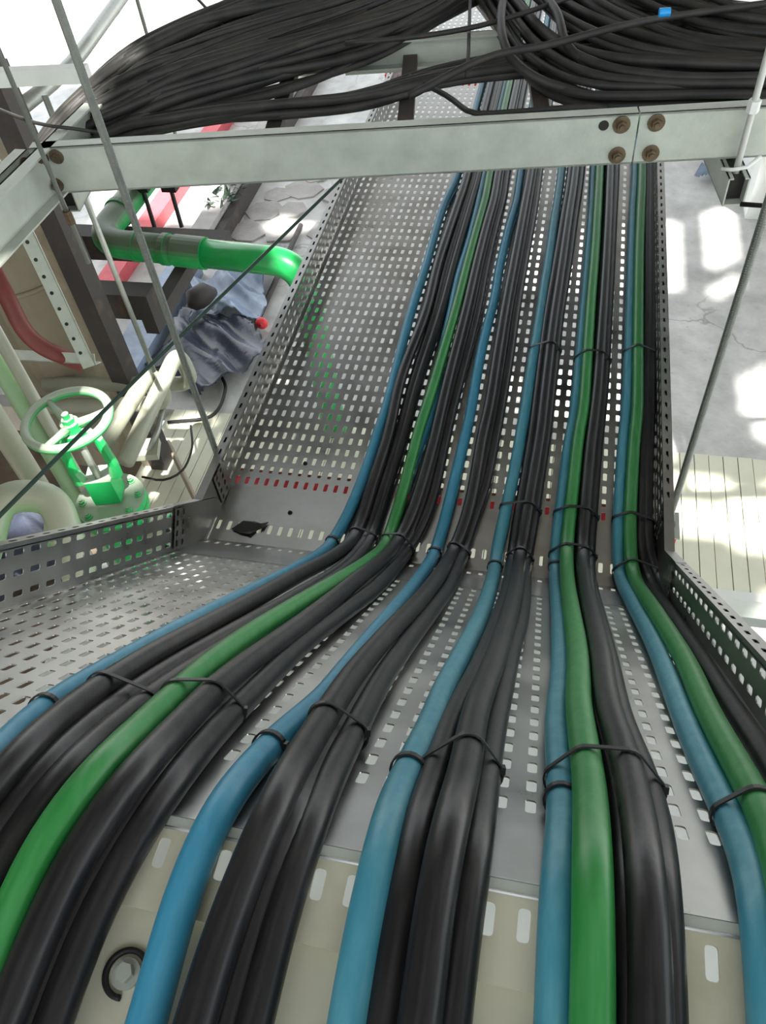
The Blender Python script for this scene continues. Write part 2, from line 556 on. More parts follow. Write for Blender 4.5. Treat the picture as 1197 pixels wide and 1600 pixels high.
# bent joining plate in the crease between the two trays
joint = empty('bend_plate', (0, 0, 0), 'bent galvanised joining plate in the crease between level and sloping tray', 'joining plate')
mb = MB()
mb.box((-W2, 0.060, -TH), (W2, 0.153, 0.0))
mb.build('plain_sheet', M['galv'], joint)
mb = MB()
mb.perforated((-W2 + 0.002, 0.0235, 0.0016), X, Y, Zv, 40, 1, 0.0224, 0.036, SW, 0.024, TH)
mb.box((-W2 + 0.002, 0.0, 0.0001), (W2 - 0.002, 0.0235, 0.0016))
mb.build('slotted_flap', M['galv'], joint)
mb = MB()
mb.perforated(A * 0.012 - X * (W2 - 0.002) + N * 0.0016, X, A, N, 40, 1, 0.0224, 0.036, SW, 0.022, TH)
mb.frame_box(A * 0.048 - X * (W2 - 0.002) + N * 0.0001, X * 0.896, A * 0.116, N * TH)
mb.frame_box(A * 0.0 - X * (W2 - 0.002) + N * 0.0001, X * 0.896, A * 0.012, N * TH)
mb.build('slotted_flap', M['galv'], joint)
for s in (-1, 1):
    q = H * math.tan(S / 2)
    mb = MB()
    mb.prism([(s * W2, 0, 0), (s * W2, 0.153, 0), (s * W2, 0.153, H), (s * W2, q, H)], (s * TH, 0, 0))
    mb.frame_box((s * W2, q, H), X * (s * 0.018), Y * (0.153 - q), Zv * TH)
    mb.build('corner_cheek', M['galv'], joint)
    mb = MB()
    mb.prism([Vector((s * W2, 0, 0)), X * (s * W2) + A * 0.160, X * (s * W2) + A * 0.160 + N * H, Vector((s * W2, q, H))], (s * TH, 0, 0))
    mb.frame_box(X * (s * W2) - A * 0.03 + N * H, X * (s * 0.018), A * 0.19, N * TH)
    mb.build('corner_cheek', M['galv'], joint)
    mb = MB()
    mb.perforated(X * (s * (W2 - 0.003)) + A * 0.112 + N * 0.004, A, N, X * (-s), 2, 4, 0.024, 0.0195, 0.0095, 0.011, TH)
    mb.build('splice_plate', M['galv'], joint)
    mb = MB()
    mb.perforated((s * (W2 - 0.003), 0.095, 0.004), Y, Zv, X * (-s), 2, 4, 0.024, 0.0195, 0.0095, 0.011, TH)
    mb.build('splice_plate', M['galv'], joint)
for bx, by in ((-0.295, 0.093), (-0.30, 0.235), (-0.05, 0.10), (0.315, 0.115)):
    bolt('bolt', (bx, by, 0.0), Zv, 0.0035, joint, M['dark'], 1.5)
mb = MB()
# torn scrap of black film stuck over the plate
pts = [(-0.405, 0.030), (-0.385, 0.052), (-0.362, 0.056), (-0.345, 0.050), (-0.332, 0.058), (-0.338, 0.040), (-0.352, 0.032), (-0.36, 0.020), (-0.383, 0.022)]
mb.prism([(x, y, 0.004 + 0.003 * (i % 2)) for i, (x, y) in enumerate(pts)], (0, 0, 0.002))
o = mb.build('plastic_scrap', M['tie'], None, origin=(-0.37, 0.04, 0.003))
tag(o, 'torn black plastic scrap lying in the left corner of the tray bend', 'scrap')

# plate over the upper edge
top_joint = empty('bend_plate', (0, -0.748, ZL), 'slotted metal plate bent over the top of the sloping tray onto the cream ledge', 'joining plate')
mb = MB()
mb.frame_box(A * 0.985 - X * W2 - N * 0.0065, X * 0.9, A * 0.062, N * 0.0015)
mb.build('sloping_flap', M['galv'], top_joint)
yb = -CS * 1.045
mb = MB()
mb.perforated((-W2, yb - 0.038, ZL), X, Y, Zv, 40, 1, CP, 0.032, 0.008, 0.020, TH)
mb.build('slotted_flap', M['cream_sheet'], top_joint)
MB().box((-W2, yb - 0.006, ZL - TH), (W2, yb + 0.003, ZL)).build('bend_strip', M['galv_dull'], top_joint)
mb = MB().box((-W2, yb - 0.058, ZL - TH), (W2, yb - 0.038, ZL))
mb.build('plain_sheet', M['cream_sheet'], top_joint)
for bx in (-0.09, 0.205, 0.30):
    bolt('bolt', A * 0.985 + X * bx + N * 0.0, N, 0.0022, top_joint, M['galv_dull'], 1.2)

# trapeze support and its hanging rods
sup = empty('tray_support', (0, 0.186, -0.045), 'red painted steel bar carrying the tray just behind the crease', 'support bar')
mb = MB()
mb.box((-0.505, 0.172, -0.066), (0.500, 0.214, -0.026))
mb.build('bar', M['red'], sup)
for s in (-1, 1):
    MB().box((s * 0.479 - 0.022, 0.152, -0.026), (s * 0.479 + 0.022, 0.220, -0.022)).build('square_washer', M['galv_dull'], sup)
MB().box((-0.505, 0.214, -0.066), (0.500, 0.250, -0.054)).build('dark_strip', M['red_pipe'], sup)  # strip added in darker red so the second slot row looks dark
bolt('nut', (-0.478, 0.186, -0.022), Zv, 0.009, sup, M['rod'])
bolt('nut', (0.478, 0.186, -0.022), Zv, 0.009, sup, M['rod'])
sup2 = empty('tray_support', (0, 2.28, -0.045), 'red painted steel bar under the level tray, seen through the overhead cables', 'support bar')
MB().box((-0.53, 2.25, -0.046), (0.53, 2.32, -0.006)).build('bar', M['red'], sup2)
def threaded_rod(x, y, z0, z1, r, label, mtl='rod'):
    o = empty('threaded_rod', (x, y, z0), label, 'rod')
    MB().tube([(x, y, z0), (x, y, z1)], r, 12).build('shaft', M[mtl], o, smooth=True)
    mb = MB()
    t = 0.0
    n = int(min(z1 - z0, 2.0) / 0.004)
    path = [(x + (r + 0.0001) * math.cos(k * math.pi / 3), y + (r + 0.0001) * math.sin(k * math.pi / 3), z0 + 0.004 * k / 6) for k in range(6 * n)]
    mb.tube(path, 0.0006, 4)
    mb.build('thread', M[mtl], o)
    return o
threaded_rod(-0.478, 0.186, -0.05, ROOF_Z, 0.0065, 'long grey threaded rod crossing the upper left and ending at the tray bend')
threaded_rod(0.478, 0.186, -0.05, ROOF_Z, 0.0065, 'grey threaded rod rising at the right from the red support bar')

# ------------------------------------------------------------------ cables in the trays
BUNDLES = {1: [], 2: [], 3: [], 4: [], 5: [], 6: []}
CABLES = [
    (1, 'blue', 0.0120, 'blue cable running furthest left in the tray, beside a black cable',
     [(-0.136, 1.515, 0.012), (-0.154, 1.277, 0.012), (-0.154, 1.003, 0.012), (-0.158, 0.756, 0.012), (-0.151, 0.419, 0.012), (-0.154, 0.357, 0.012), (-0.157, 0.213, 0.012), (-0.168, 0.092, 0.012), (-0.182, 0.023, 0.012), (-0.183, -0.047, 0.063), (-0.183, -0.212, 0.224), (-0.193, -0.401, 0.409), (-0.196, -0.512, 0.517), (-0.193, -0.637, 0.639), (-0.179, -0.694, 0.695), (-0.170, -0.718, 0.719), (-0.168, -0.760, 0.739), (-0.175, -0.806, 0.739), (-0.173, -0.861, 0.739), (-0.163, -0.902, 0.739)]),
    (1, 'black', 0.0128, 'black cable lying on top of the leftmost bundle, touching the leftmost blue cable',
     [(-0.104, 1.474, 0.026), (-0.109, 1.284, 0.026), (-0.119, 0.985, 0.026), (-0.116, 0.763, 0.026), (-0.132, 0.517, 0.026), (-0.125, 0.320, 0.026), (-0.130, 0.179, 0.026), (-0.135, 0.035, 0.026), (-0.137, -0.096, 0.130), (-0.143, -0.224, 0.256), (-0.147, -0.358, 0.387), (-0.153, -0.485, 0.511), (-0.157, -0.557, 0.581), (-0.152, -0.640, 0.662), (-0.142, -0.698, 0.718), (-0.136, -0.748, 0.753), (-0.146, -0.783, 0.753), (-0.147, -0.837, 0.753), (-0.126, -0.897, 0.753)]),
    (1, 'black', 0.0128, 'black cable in the middle of the leftmost bundle',
     [(-0.085, 1.495, 0.013), (-0.089, 1.307, 0.013), (-0.096, 1.006, 0.013), (-0.095, 0.782, 0.013), (-0.104, 0.507, 0.013), (-0.104, 0.335, 0.013), (-0.110, 0.193, 0.013), (-0.116, 0.044, 0.013), (-0.111, -0.108, 0.124), (-0.116, -0.291, 0.303), (-0.127, -0.432, 0.441), (-0.135, -0.526, 0.532), (-0.135, -0.593, 0.599), (-0.132, -0.656, 0.660), (-0.122, -0.713, 0.716), (-0.123, -0.757, 0.740), (-0.131, -0.794, 0.740), (-0.132, -0.843, 0.740), (-0.118, -0.894, 0.740)]),
    (1, 'black', 0.0128, 'black cable on the right side of the leftmost bundle, next to the left green cable',
     [(-0.069, 1.496, 0.013), (-0.072, 1.308, 0.013), (-0.078, 1.007, 0.013), (-0.080, 0.783, 0.013), (-0.092, 0.508, 0.013), (-0.093, 0.336, 0.013), (-0.099, 0.195, 0.013), (-0.105, 0.049, 0.013), (-0.100, -0.103, 0.119), (-0.101, -0.298, 0.310), (-0.111, -0.440, 0.448), (-0.114, -0.537, 0.544), (-0.116, -0.604, 0.609), (-0.111, -0.669, 0.673), (-0.102, -0.724, 0.727), (-0.108, -0.766, 0.740), (-0.116, -0.804, 0.740), (-0.117, -0.851, 0.740), (-0.108, -0.892, 0.740)]),
    (2, 'green', 0.0128, 'green cable of the second bundle from the left, the leftmost green one',
     [(-0.034, 1.497, 0.030), (-0.030, 1.321, 0.030), (-0.034, 1.162, 0.030), (-0.038, 0.976, 0.030), (-0.041, 0.765, 0.030), (-0.047, 0.584, 0.030), (-0.054, 0.415, 0.030), (-0.059, 0.350, 0.030), (-0.061, 0.162, 0.030), (-0.068, 0.025, 0.030), (-0.065, -0.094, 0.134), (-0.070, -0.219, 0.256), (-0.082, -0.359, 0.393), (-0.089, -0.466, 0.497), (-0.087, -0.560, 0.590), (-0.079, -0.637, 0.664), (-0.072, -0.686, 0.712), (-0.068, -0.738, 0.757), (-0.081, -0.778, 0.757), (-0.083, -0.815, 0.757), (-0.080, -0.847, 0.757), (-0.075, -0.887, 0.757)]),
    (2, 'blue', 0.0120, 'blue cable half hidden beneath the leftmost green cable',
     [(-0.053, 1.531, 0.012), (-0.050, 1.312, 0.012), (-0.051, 1.108, 0.012), (-0.057, 0.948, 0.012), (-0.054, 0.788, 0.012), (-0.051, 0.607, 0.012), (-0.042, 0.436, 0.012), (-0.048, 0.368, 0.012), (-0.058, 0.244, 0.012), (-0.066, 0.134, 0.012), (-0.067, 0.033, 0.012), (-0.053, -0.104, 0.118), (-0.061, -0.247, 0.259), (-0.075, -0.380, 0.389), (-0.085, -0.482, 0.488), (-0.086, -0.564, 0.568), (-0.080, -0.640, 0.642), (-0.070, -0.697, 0.698), (-0.065, -0.751, 0.739), (-0.072, -0.791, 0.739), (-0.073, -0.827, 0.739), (-0.063, -0.883, 0.739)]),
    (2, 'black', 0.0128, 'black cable directly right of the leftmost green cable, on top of its bundle',
     [(-0.010, 1.495, 0.030), (-0.006, 1.322, 0.030), (-0.011, 1.163, 0.030), (-0.014, 0.978, 0.030), (-0.015, 0.767, 0.030), (-0.019, 0.587, 0.030), (-0.021, 0.419, 0.030), (-0.021, 0.309, 0.030), (-0.027, 0.166, 0.030), (-0.034, 0.084, 0.030), (-0.046, 0.030, 0.030), (-0.046, -0.080, 0.120), (-0.048, -0.232, 0.268), (-0.047, -0.341, 0.376), (-0.051, -0.470, 0.501), (-0.055, -0.549, 0.579), (-0.054, -0.614, 0.643), (-0.047, -0.666, 0.693), (-0.043, -0.708, 0.734), (-0.043, -0.744, 0.757), (-0.053, -0.771, 0.757), (-0.057, -0.810, 0.757), (-0.058, -0.847, 0.757), (-0.056, -0.883, 0.757)]),
    (2, 'black', 0.0128, 'black cable at the right edge of the second bundle from the left',
     [(0.013, 1.527, 0.013), (0.018, 1.353, 0.013), (0.013, 1.192, 0.013), (0.010, 1.005, 0.013), (0.012, 0.792, 0.013), (0.007, 0.610, 0.013), (0.001, 0.431, 0.013), (0.000, 0.308, 0.013), (-0.001, 0.159, 0.013), (-0.013, 0.072, 0.013), (-0.029, 0.016, 0.013), (-0.023, -0.191, 0.205), (-0.030, -0.325, 0.337), (-0.039, -0.443, 0.452), (-0.038, -0.542, 0.548), (-0.035, -0.614, 0.618), (-0.030, -0.671, 0.675), (-0.024, -0.720, 0.722), (-0.026, -0.756, 0.740), (-0.033, -0.793, 0.740), (-0.038, -0.833, 0.740), (-0.035, -0.877, 0.740)]),
    (2, 'black', 0.0128, 'black cable low in the middle of the second bundle from the left',
     [(-0.001, 1.527, 0.013), (0.005, 1.352, 0.013), (0.001, 1.192, 0.013), (-0.003, 1.004, 0.013), (-0.003, 0.791, 0.013), (-0.007, 0.608, 0.013), (-0.012, 0.438, 0.013), (-0.012, 0.326, 0.013), (-0.017, 0.182, 0.013), (-0.024, 0.087, 0.013), (-0.038, 0.033, 0.013), (-0.039, -0.083, 0.100), (-0.044, -0.219, 0.233), (-0.052, -0.343, 0.354), (-0.048, -0.467, 0.475), (-0.048, -0.556, 0.562), (-0.045, -0.625, 0.630), (-0.042, -0.672, 0.675), (-0.035, -0.718, 0.720), (-0.037, -0.755, 0.740), (-0.045, -0.785, 0.740), (-0.051, -0.824, 0.740), (-0.052, -0.858, 0.740), (-0.050, -0.880, 0.740)]),
    (3, 'blue', 0.0125, 'blue cable of the third bundle from the left, bright blue near the bottom',
     [(0.057, 1.523, 0.012), (0.061, 1.342, 0.012), (0.052, 1.186, 0.012), (0.047, 0.976, 0.012), (0.050, 0.859, 0.012), (0.043, 0.708, 0.012), (0.042, 0.576, 0.012), (0.044, 0.441, 0.012), (0.044, 0.380, 0.012), (0.039, 0.237, 0.012), (0.035, 0.120, 0.012), (0.028, 0.026, 0.012), (0.027, -0.068, 0.084), (0.031, -0.202, 0.215), (0.031, -0.319, 0.329), (0.031, -0.429, 0.437), (0.031, -0.512, 0.518), (0.032, -0.575, 0.580), (0.022, -0.642, 0.645), (0.020, -0.689, 0.691), (0.022, -0.734, 0.735), (0.018, -0.767, 0.739), (0.017, -0.796, 0.739), (0.018, -0.824, 0.739), (0.022, -0.866, 0.739)]),
    (3, 'black', 0.0128, 'black cable on top of the third bundle from the left, beside its blue cable',
     [(0.088, 1.501, 0.029), (0.087, 1.290, 0.029), (0.085, 1.029, 0.029), (0.083, 0.807, 0.029), (0.084, 0.601, 0.029), (0.086, 0.428, 0.029), (0.082, 0.342, 0.029), (0.082, 0.169, 0.029), (0.075, 0.072, 0.029), (0.063, 0.005, 0.036), (0.067, -0.165, 0.202), (0.064, -0.302, 0.336), (0.057, -0.406, 0.438), (0.053, -0.496, 0.525), (0.053, -0.550, 0.579), (0.055, -0.596, 0.623), (0.059, -0.668, 0.693), (0.064, -0.722, 0.746), (0.061, -0.764, 0.756), (0.058, -0.796, 0.756), (0.055, -0.829, 0.756), (0.056, -0.861, 0.756)]),
    (3, 'black', 0.0128, 'black cable at the right edge of the third bundle from the left',
     [(0.112, 1.532, 0.013), (0.114, 1.319, 0.013), (0.111, 1.055, 0.013), (0.109, 0.830, 0.013), (0.111, 0.623, 0.013), (0.110, 0.448, 0.013), (0.108, 0.341, 0.013), (0.104, 0.209, 0.013), (0.090, 0.111, 0.013), (0.083, 0.029, 0.013), (0.085, -0.139, 0.154), (0.081, -0.292, 0.304), (0.075, -0.439, 0.448), (0.074, -0.528, 0.535), (0.079, -0.621, 0.626), (0.084, -0.700, 0.703), (0.088, -0.752, 0.740), (0.084, -0.795, 0.740), (0.085, -0.851, 0.740)]),
    (3, 'black', 0.0128, 'black cable low in the middle of the third bundle from the left',
     [(0.100, 1.531, 0.013), (0.099, 1.318, 0.013), (0.098, 1.054, 0.013), (0.094, 0.829, 0.013), (0.096, 0.621, 0.013), (0.097, 0.446, 0.013), (0.095, 0.339, 0.013), (0.092, 0.189, 0.013), (0.082, 0.094, 0.013), (0.071, 0.019, 0.013), (0.072, -0.137, 0.152), (0.068, -0.283, 0.295), (0.062, -0.411, 0.420), (0.060, -0.505, 0.512), (0.063, -0.603, 0.608), (0.068, -0.681, 0.684), (0.074, -0.738, 0.740), (0.071, -0.774, 0.740), (0.068, -0.812, 0.740), (0.069, -0.857, 0.740)]),
    (4, 'teal', 0.0128, 'teal blue cable of the fourth bundle from the left',
     [(0.180, 1.528, 0.013), (0.180, 1.385, 0.013), (0.177, 1.211, 0.013), (0.176, 1.052, 0.013), (0.173, 0.905, 0.013), (0.172, 0.771, 0.013), (0.169, 0.658, 0.013), (0.167, 0.557, 0.013), (0.166, 0.455, 0.013), (0.164, 0.394, 0.013), (0.160, 0.253, 0.013), (0.153, 0.136, 0.013), (0.148, 0.055, 0.013), (0.149, -0.011, 0.029), (0.153, -0.176, 0.190), (0.152, -0.313, 0.324), (0.146, -0.429, 0.437), (0.141, -0.528, 0.534), (0.142, -0.569, 0.574), (0.139, -0.645, 0.648), (0.137, -0.702, 0.704), (0.140, -0.746, 0.740), (0.139, -0.783, 0.740), (0.139, -0.816, 0.740), (0.141, -0.843, 0.740)]),
    (4, 'black', 0.0128, 'black cable beside the teal cable of the fourth bundle from the left',
     [(0.209, 1.536, 0.013), (0.203, 1.255, 0.013), (0.196, 0.987, 0.013), (0.190, 0.772, 0.013), (0.190, 0.589, 0.013), (0.190, 0.457, 0.013), (0.190, 0.371, 0.013), (0.186, 0.243, 0.013), (0.181, 0.106, 0.013), (0.180, 0.030, 0.013), (0.183, -0.127, 0.143), (0.179, -0.298, 0.310), (0.173, -0.433, 0.442), (0.165, -0.521, 0.527), (0.160, -0.580, 0.585), (0.160, -0.650, 0.654), (0.160, -0.720, 0.722), (0.161, -0.766, 0.740), (0.161, -0.808, 0.740), (0.163, -0.839, 0.740)]),
    (4, 'black', 0.0128, 'black cable on top in the middle of the fourth bundle from the left',
     [(0.222, 1.503, 0.031), (0.217, 1.226, 0.031), (0.212, 0.962, 0.031), (0.207, 0.750, 0.031), (0.206, 0.570, 0.031), (0.206, 0.440, 0.031), (0.206, 0.355, 0.031), (0.201, 0.229, 0.031), (0.196, 0.094, 0.031), (0.193, 0.019, 0.031), (0.196, -0.170, 0.210), (0.193, -0.331, 0.367), (0.188, -0.458, 0.491), (0.183, -0.539, 0.570), (0.181, -0.589, 0.619), (0.184, -0.659, 0.688), (0.183, -0.725, 0.753), (0.181, -0.766, 0.758), (0.182, -0.807, 0.758), (0.183, -0.837, 0.758)]),
    (4, 'black', 0.0128, 'black cable wandering off the right side of the fourth bundle from the left',
     [(0.238, 1.537, 0.013), (0.232, 1.257, 0.013), (0.226, 0.989, 0.013), (0.219, 0.775, 0.013), (0.219, 0.592, 0.013), (0.218, 0.460, 0.013), (0.218, 0.374, 0.013), (0.214, 0.246, 0.013), (0.209, 0.109, 0.013), (0.205, 0.023, 0.013), (0.209, -0.139, 0.155), (0.209, -0.279, 0.291), (0.203, -0.388, 0.398), (0.201, -0.471, 0.479), (0.199, -0.537, 0.544), (0.198, -0.612, 0.617), (0.199, -0.677, 0.681), (0.200, -0.747, 0.740), (0.198, -0.789, 0.740), (0.199, -0.832, 0.740)]),
    (5, 'teal', 0.0120, 'teal cable left of the upright green cable near the bottom centre right',
     [(0.276, 1.542, 0.012), (0.280, 1.349, 0.012), (0.280, 1.101, 0.012), (0.279, 0.816, 0.012), (0.276, 0.468, 0.012), (0.268, 0.362, 0.012), (0.264, 0.208, 0.012), (0.260, 0.079, 0.012), (0.263, -0.030, 0.047), (0.265, -0.237, 0.249), (0.264, -0.409, 0.417), (0.259, -0.507, 0.513), (0.257, -0.555, 0.559), (0.258, -0.610, 0.613), (0.259, -0.682, 0.683), (0.255, -0.748, 0.739), (0.256, -0.790, 0.739), (0.258, -0.820, 0.739)]),
    (5, 'green', 0.0130, 'green cable running straight down in the fifth bundle from the left',
     [(0.293, 1.541, 0.029), (0.294, 1.409, 0.029), (0.295, 1.234, 0.029), (0.296, 1.075, 0.029), (0.294, 0.858, 0.029), (0.294, 0.668, 0.029), (0.294, 0.452, 0.029), (0.287, 0.367, 0.029), (0.283, 0.196, 0.029), (0.280, 0.060, 0.029), (0.281, -0.077, 0.116), (0.281, -0.226, 0.261), (0.282, -0.343, 0.376), (0.281, -0.431, 0.462), (0.276, -0.524, 0.553), (0.276, -0.563, 0.591), (0.277, -0.611, 0.637), (0.277, -0.669, 0.694), (0.274, -0.738, 0.756), (0.276, -0.780, 0.756), (0.277, -0.818, 0.756)]),
    (5, 'black', 0.0128, 'black cable right beside the green cable of the fifth bundle from the left',
     [(0.316, 1.541, 0.013), (0.319, 1.262, 0.013), (0.317, 0.982, 0.013), (0.316, 0.741, 0.013), (0.313, 0.575, 0.013), (0.310, 0.466, 0.013), (0.306, 0.365, 0.013), (0.303, 0.182, 0.013), (0.303, 0.056, 0.013), (0.307, -0.070, 0.087), (0.307, -0.223, 0.237), (0.306, -0.368, 0.378), (0.298, -0.497, 0.504), (0.298, -0.550, 0.556), (0.303, -0.601, 0.606), (0.303, -0.671, 0.674), (0.297, -0.740, 0.740), (0.299, -0.782, 0.740), (0.299, -0.812, 0.740)]),
    (5, 'black', 0.0128, 'black cable riding on top of the fifth bundle from the left',
     [(0.324, 1.507, 0.031), (0.326, 1.233, 0.031), (0.326, 0.957, 0.031), (0.324, 0.719, 0.031), (0.322, 0.556, 0.031), (0.319, 0.449, 0.031), (0.314, 0.349, 0.031), (0.310, 0.169, 0.031), (0.310, 0.048, 0.031), (0.311, -0.102, 0.143), (0.309, -0.279, 0.316), (0.308, -0.407, 0.441), (0.304, -0.507, 0.539), (0.305, -0.557, 0.588), (0.308, -0.616, 0.646), (0.308, -0.682, 0.710), (0.306, -0.743, 0.758), (0.308, -0.783, 0.758), (0.308, -0.812, 0.758)]),
    (5, 'black', 0.0128, 'black cable at the right edge of the fifth bundle from the left',
     [(0.341, 1.542, 0.013), (0.340, 1.264, 0.013), (0.339, 0.984, 0.013), (0.337, 0.743, 0.013), (0.336, 0.577, 0.013), (0.333, 0.469, 0.013), (0.329, 0.368, 0.013), (0.325, 0.186, 0.013), (0.323, 0.059, 0.013), (0.325, -0.062, 0.079), (0.323, -0.234, 0.248), (0.322, -0.392, 0.401), (0.319, -0.490, 0.498), (0.320, -0.544, 0.550), (0.325, -0.604, 0.609), (0.325, -0.672, 0.676), (0.318, -0.736, 0.738), (0.319, -0.778, 0.740), (0.319, -0.808, 0.740)]),
    (6, 'teal', 0.0120, 'teal cable of the rightmost bundle, left of the right green cable',
     [(0.400, 1.547, 0.012), (0.395, 1.303, 0.012), (0.393, 1.078, 0.012), (0.392, 0.879, 0.012), (0.391, 0.698, 0.012), (0.388, 0.481, 0.012), (0.383, 0.395, 0.012), (0.378, 0.223, 0.012), (0.378, 0.096, 0.012), (0.382, 0.020, 0.012), (0.388, -0.121, 0.135), (0.391, -0.255, 0.266), (0.390, -0.354, 0.363), (0.387, -0.432, 0.439), (0.383, -0.535, 0.540), (0.383, -0.609, 0.612), (0.384, -0.659, 0.661), (0.382, -0.701, 0.702), (0.375, -0.740, 0.739), (0.376, -0.766, 0.739), (0.375, -0.797, 0.739)]),
    (6, 'green', 0.0128, 'green cable of the rightmost bundle, sweeping out to the right edge',
     [(0.418, 1.552, 0.026), (0.414, 1.280, 0.026), (0.411, 1.088, 0.026), (0.410, 0.872, 0.026), (0.410, 0.683, 0.026), (0.410, 0.469, 0.026), (0.404, 0.365, 0.026), (0.398, 0.185, 0.026), (0.399, 0.063, 0.026), (0.405, -0.012, 0.048), (0.408, -0.167, 0.200), (0.411, -0.290, 0.319), (0.411, -0.386, 0.413), (0.405, -0.476, 0.501), (0.403, -0.537, 0.561), (0.403, -0.603, 0.626), (0.402, -0.654, 0.675), (0.396, -0.702, 0.722), (0.390, -0.740, 0.753), (0.391, -0.767, 0.753), (0.389, -0.796, 0.753)]),
    (6, 'black', 0.0128, 'black cable between the right green cable and the right side of the tray',
     [(0.436, 1.546, 0.013), (0.433, 1.270, 0.013), (0.433, 0.892, 0.013), (0.431, 0.701, 0.013), (0.427, 0.484, 0.013), (0.424, 0.360, 0.013), (0.421, 0.198, 0.013), (0.421, 0.076, 0.013), (0.437, 0.009, 0.013), (0.439, -0.154, 0.169), (0.441, -0.287, 0.299), (0.441, -0.366, 0.377), (0.440, -0.433, 0.442), (0.441, -0.496, 0.504), (0.442, -0.562, 0.568), (0.436, -0.632, 0.637), (0.421, -0.700, 0.703), (0.410, -0.751, 0.740), (0.408, -0.791, 0.740)]),
    (6, 'black', 0.0128, 'outermost black cable, hugging the right side wall of the tray',
     [(0.445, 1.546, 0.013), (0.444, 1.270, 0.013), (0.444, 0.893, 0.013), (0.441, 0.702, 0.013), (0.439, 0.486, 0.013), (0.436, 0.362, 0.013), (0.433, 0.200, 0.013), (0.434, 0.084, 0.013), (0.453, 0.022, 0.013), (0.461, -0.119, 0.135), (0.460, -0.261, 0.274), (0.456, -0.350, 0.361), (0.454, -0.417, 0.427), (0.455, -0.485, 0.492), (0.454, -0.553, 0.560), (0.447, -0.629, 0.634), (0.432, -0.697, 0.700), (0.421, -0.749, 0.740), (0.420, -0.788, 0.740)]),
]
STEP = 0.012
for b, colour, r, label, pts in CABLES:
    p0, p1 = Vector(pts[0]), Vector(pts[-1])
    x0 = p0.x
    head = [(x0 - 0.015, 4.5, p0.z), (x0 - 0.01, 3.2, p0.z), (x0 - 0.004, 2.2, p0.z)]
    # level run over the ledge, out of the picture
    q = Vector(pts[-2])
    dirn = (p1 - q)
    dirn.z = 0
    dirn.normalize()
    dirn = (dirn * 0.5 + Vector((0, -1, 0)) * 0.9).normalized()
    tail = [p1 + dirn * 0.25, p1 + dirn * 0.6 + Vector((0, 0, 0.005)), p1 + dirn * 1.1 + Vector((0, 0, 0.005))]
    path = resample(spline(head + list(pts) + [tuple(t) for t in tail], 0.01), STEP)
    path = relax(path, 0.030, STEP)
    o = MB().tube(path, r, 16).build('power_cable', M[colour], None, smooth=True, origin=path[len(path) // 2])
    tag(o, label, 'cable', 'power cables laid in the perforated tray')
    BUNDLES[b].append((path, r, colour))

def hull(pts):
    pts = sorted(set(pts))
    def half(ps):
        h = []
        for p in ps:
            while len(h) > 1 and (h[-1][0] - h[-2][0]) * (p[1] - h[-2][1]) - (h[-1][1] - h[-2][1]) * (p[0] - h[-2][0]) <= 0:
                h.pop()
            h.append(p)
        return h
    a, b = half(pts), half(reversed(pts))
    return a[:-1] + b[:-1]

def cable_tie(members, where, label, skew=0.0):
    where = Vector(where)
    path, r, _ = members[0]
    i = min(range(len(path)), key=lambda k: (path[k] - where).length_squared)
    i = max(2, min(len(path) - 3, i))
    t = (path[i + 2] - path[i - 2]).normalized()
    u = (X - t * t.x).normalized()
    if skew:
        t = (t + u * skew).normalized()
        u = (X - t * t.x).normalized()
    w = t.cross(u)
    c = path[i]
    pts = []
    for P, rr, _ in members:
        best = min((k for k in range(len(P)) if (P[k] - c).length < 0.16), key=lambda k: abs((P[k] - c).dot(t)), default=None)
        if best is None:
            continue
        d = P[best] - c
        for k in range(20):
            a = 2 * math.pi * k / 20
            pts.append((round(d.dot(u) + (rr + 0.0010) * math.cos(a), 5), round(d.dot(w) + (rr + 0.0010) * math.sin(a), 5)))
    h = hull(pts)
    n = len(h)
    cx = sum(p[0] for p in h) / n
    cy = sum(p[1] for p in h) / n
    vs, fs = [], []
    for (a, b) in h:
        m = math.hypot(a - cx, b - cy)
        ga, gb = (a - cx) / m * 0.0016, (b - cy) / m * 0.0016
        for da, db, s in ((0, 0, -1), (ga, gb, -1), (ga, gb, 1), (0, 0, 1)):
            vs.append(c + u * (a + da) + w * (b + db) + t * (s * 0.0030))
    for k in range(n):
        k2 = (k + 1) % n
        for e in range(4):
            e2 = (e + 1) % 4
            fs.append((k * 4 + e, k2 * 4 + e, k2 * 4 + e2, k * 4 + e2))
    root = empty('cable_tie', c, label, 'cable tie', 'black nylon cable ties')
    MB().add(vs, fs).build('strap', M['tie'], root)
    # locking head at the side with the lowest right corner
    a, b = max(h, key=lambda p: p[0] * 0.9 + p[1] * 0.2)
    o = c + u * a + w * b
    mb = MB().frame_box(o - u * 0.002 - t * 0.0036 - w * 0.003, u * 0.005, t * 0.0072, w * 0.006)
    mb.build('lock_head', M['tie'], root)

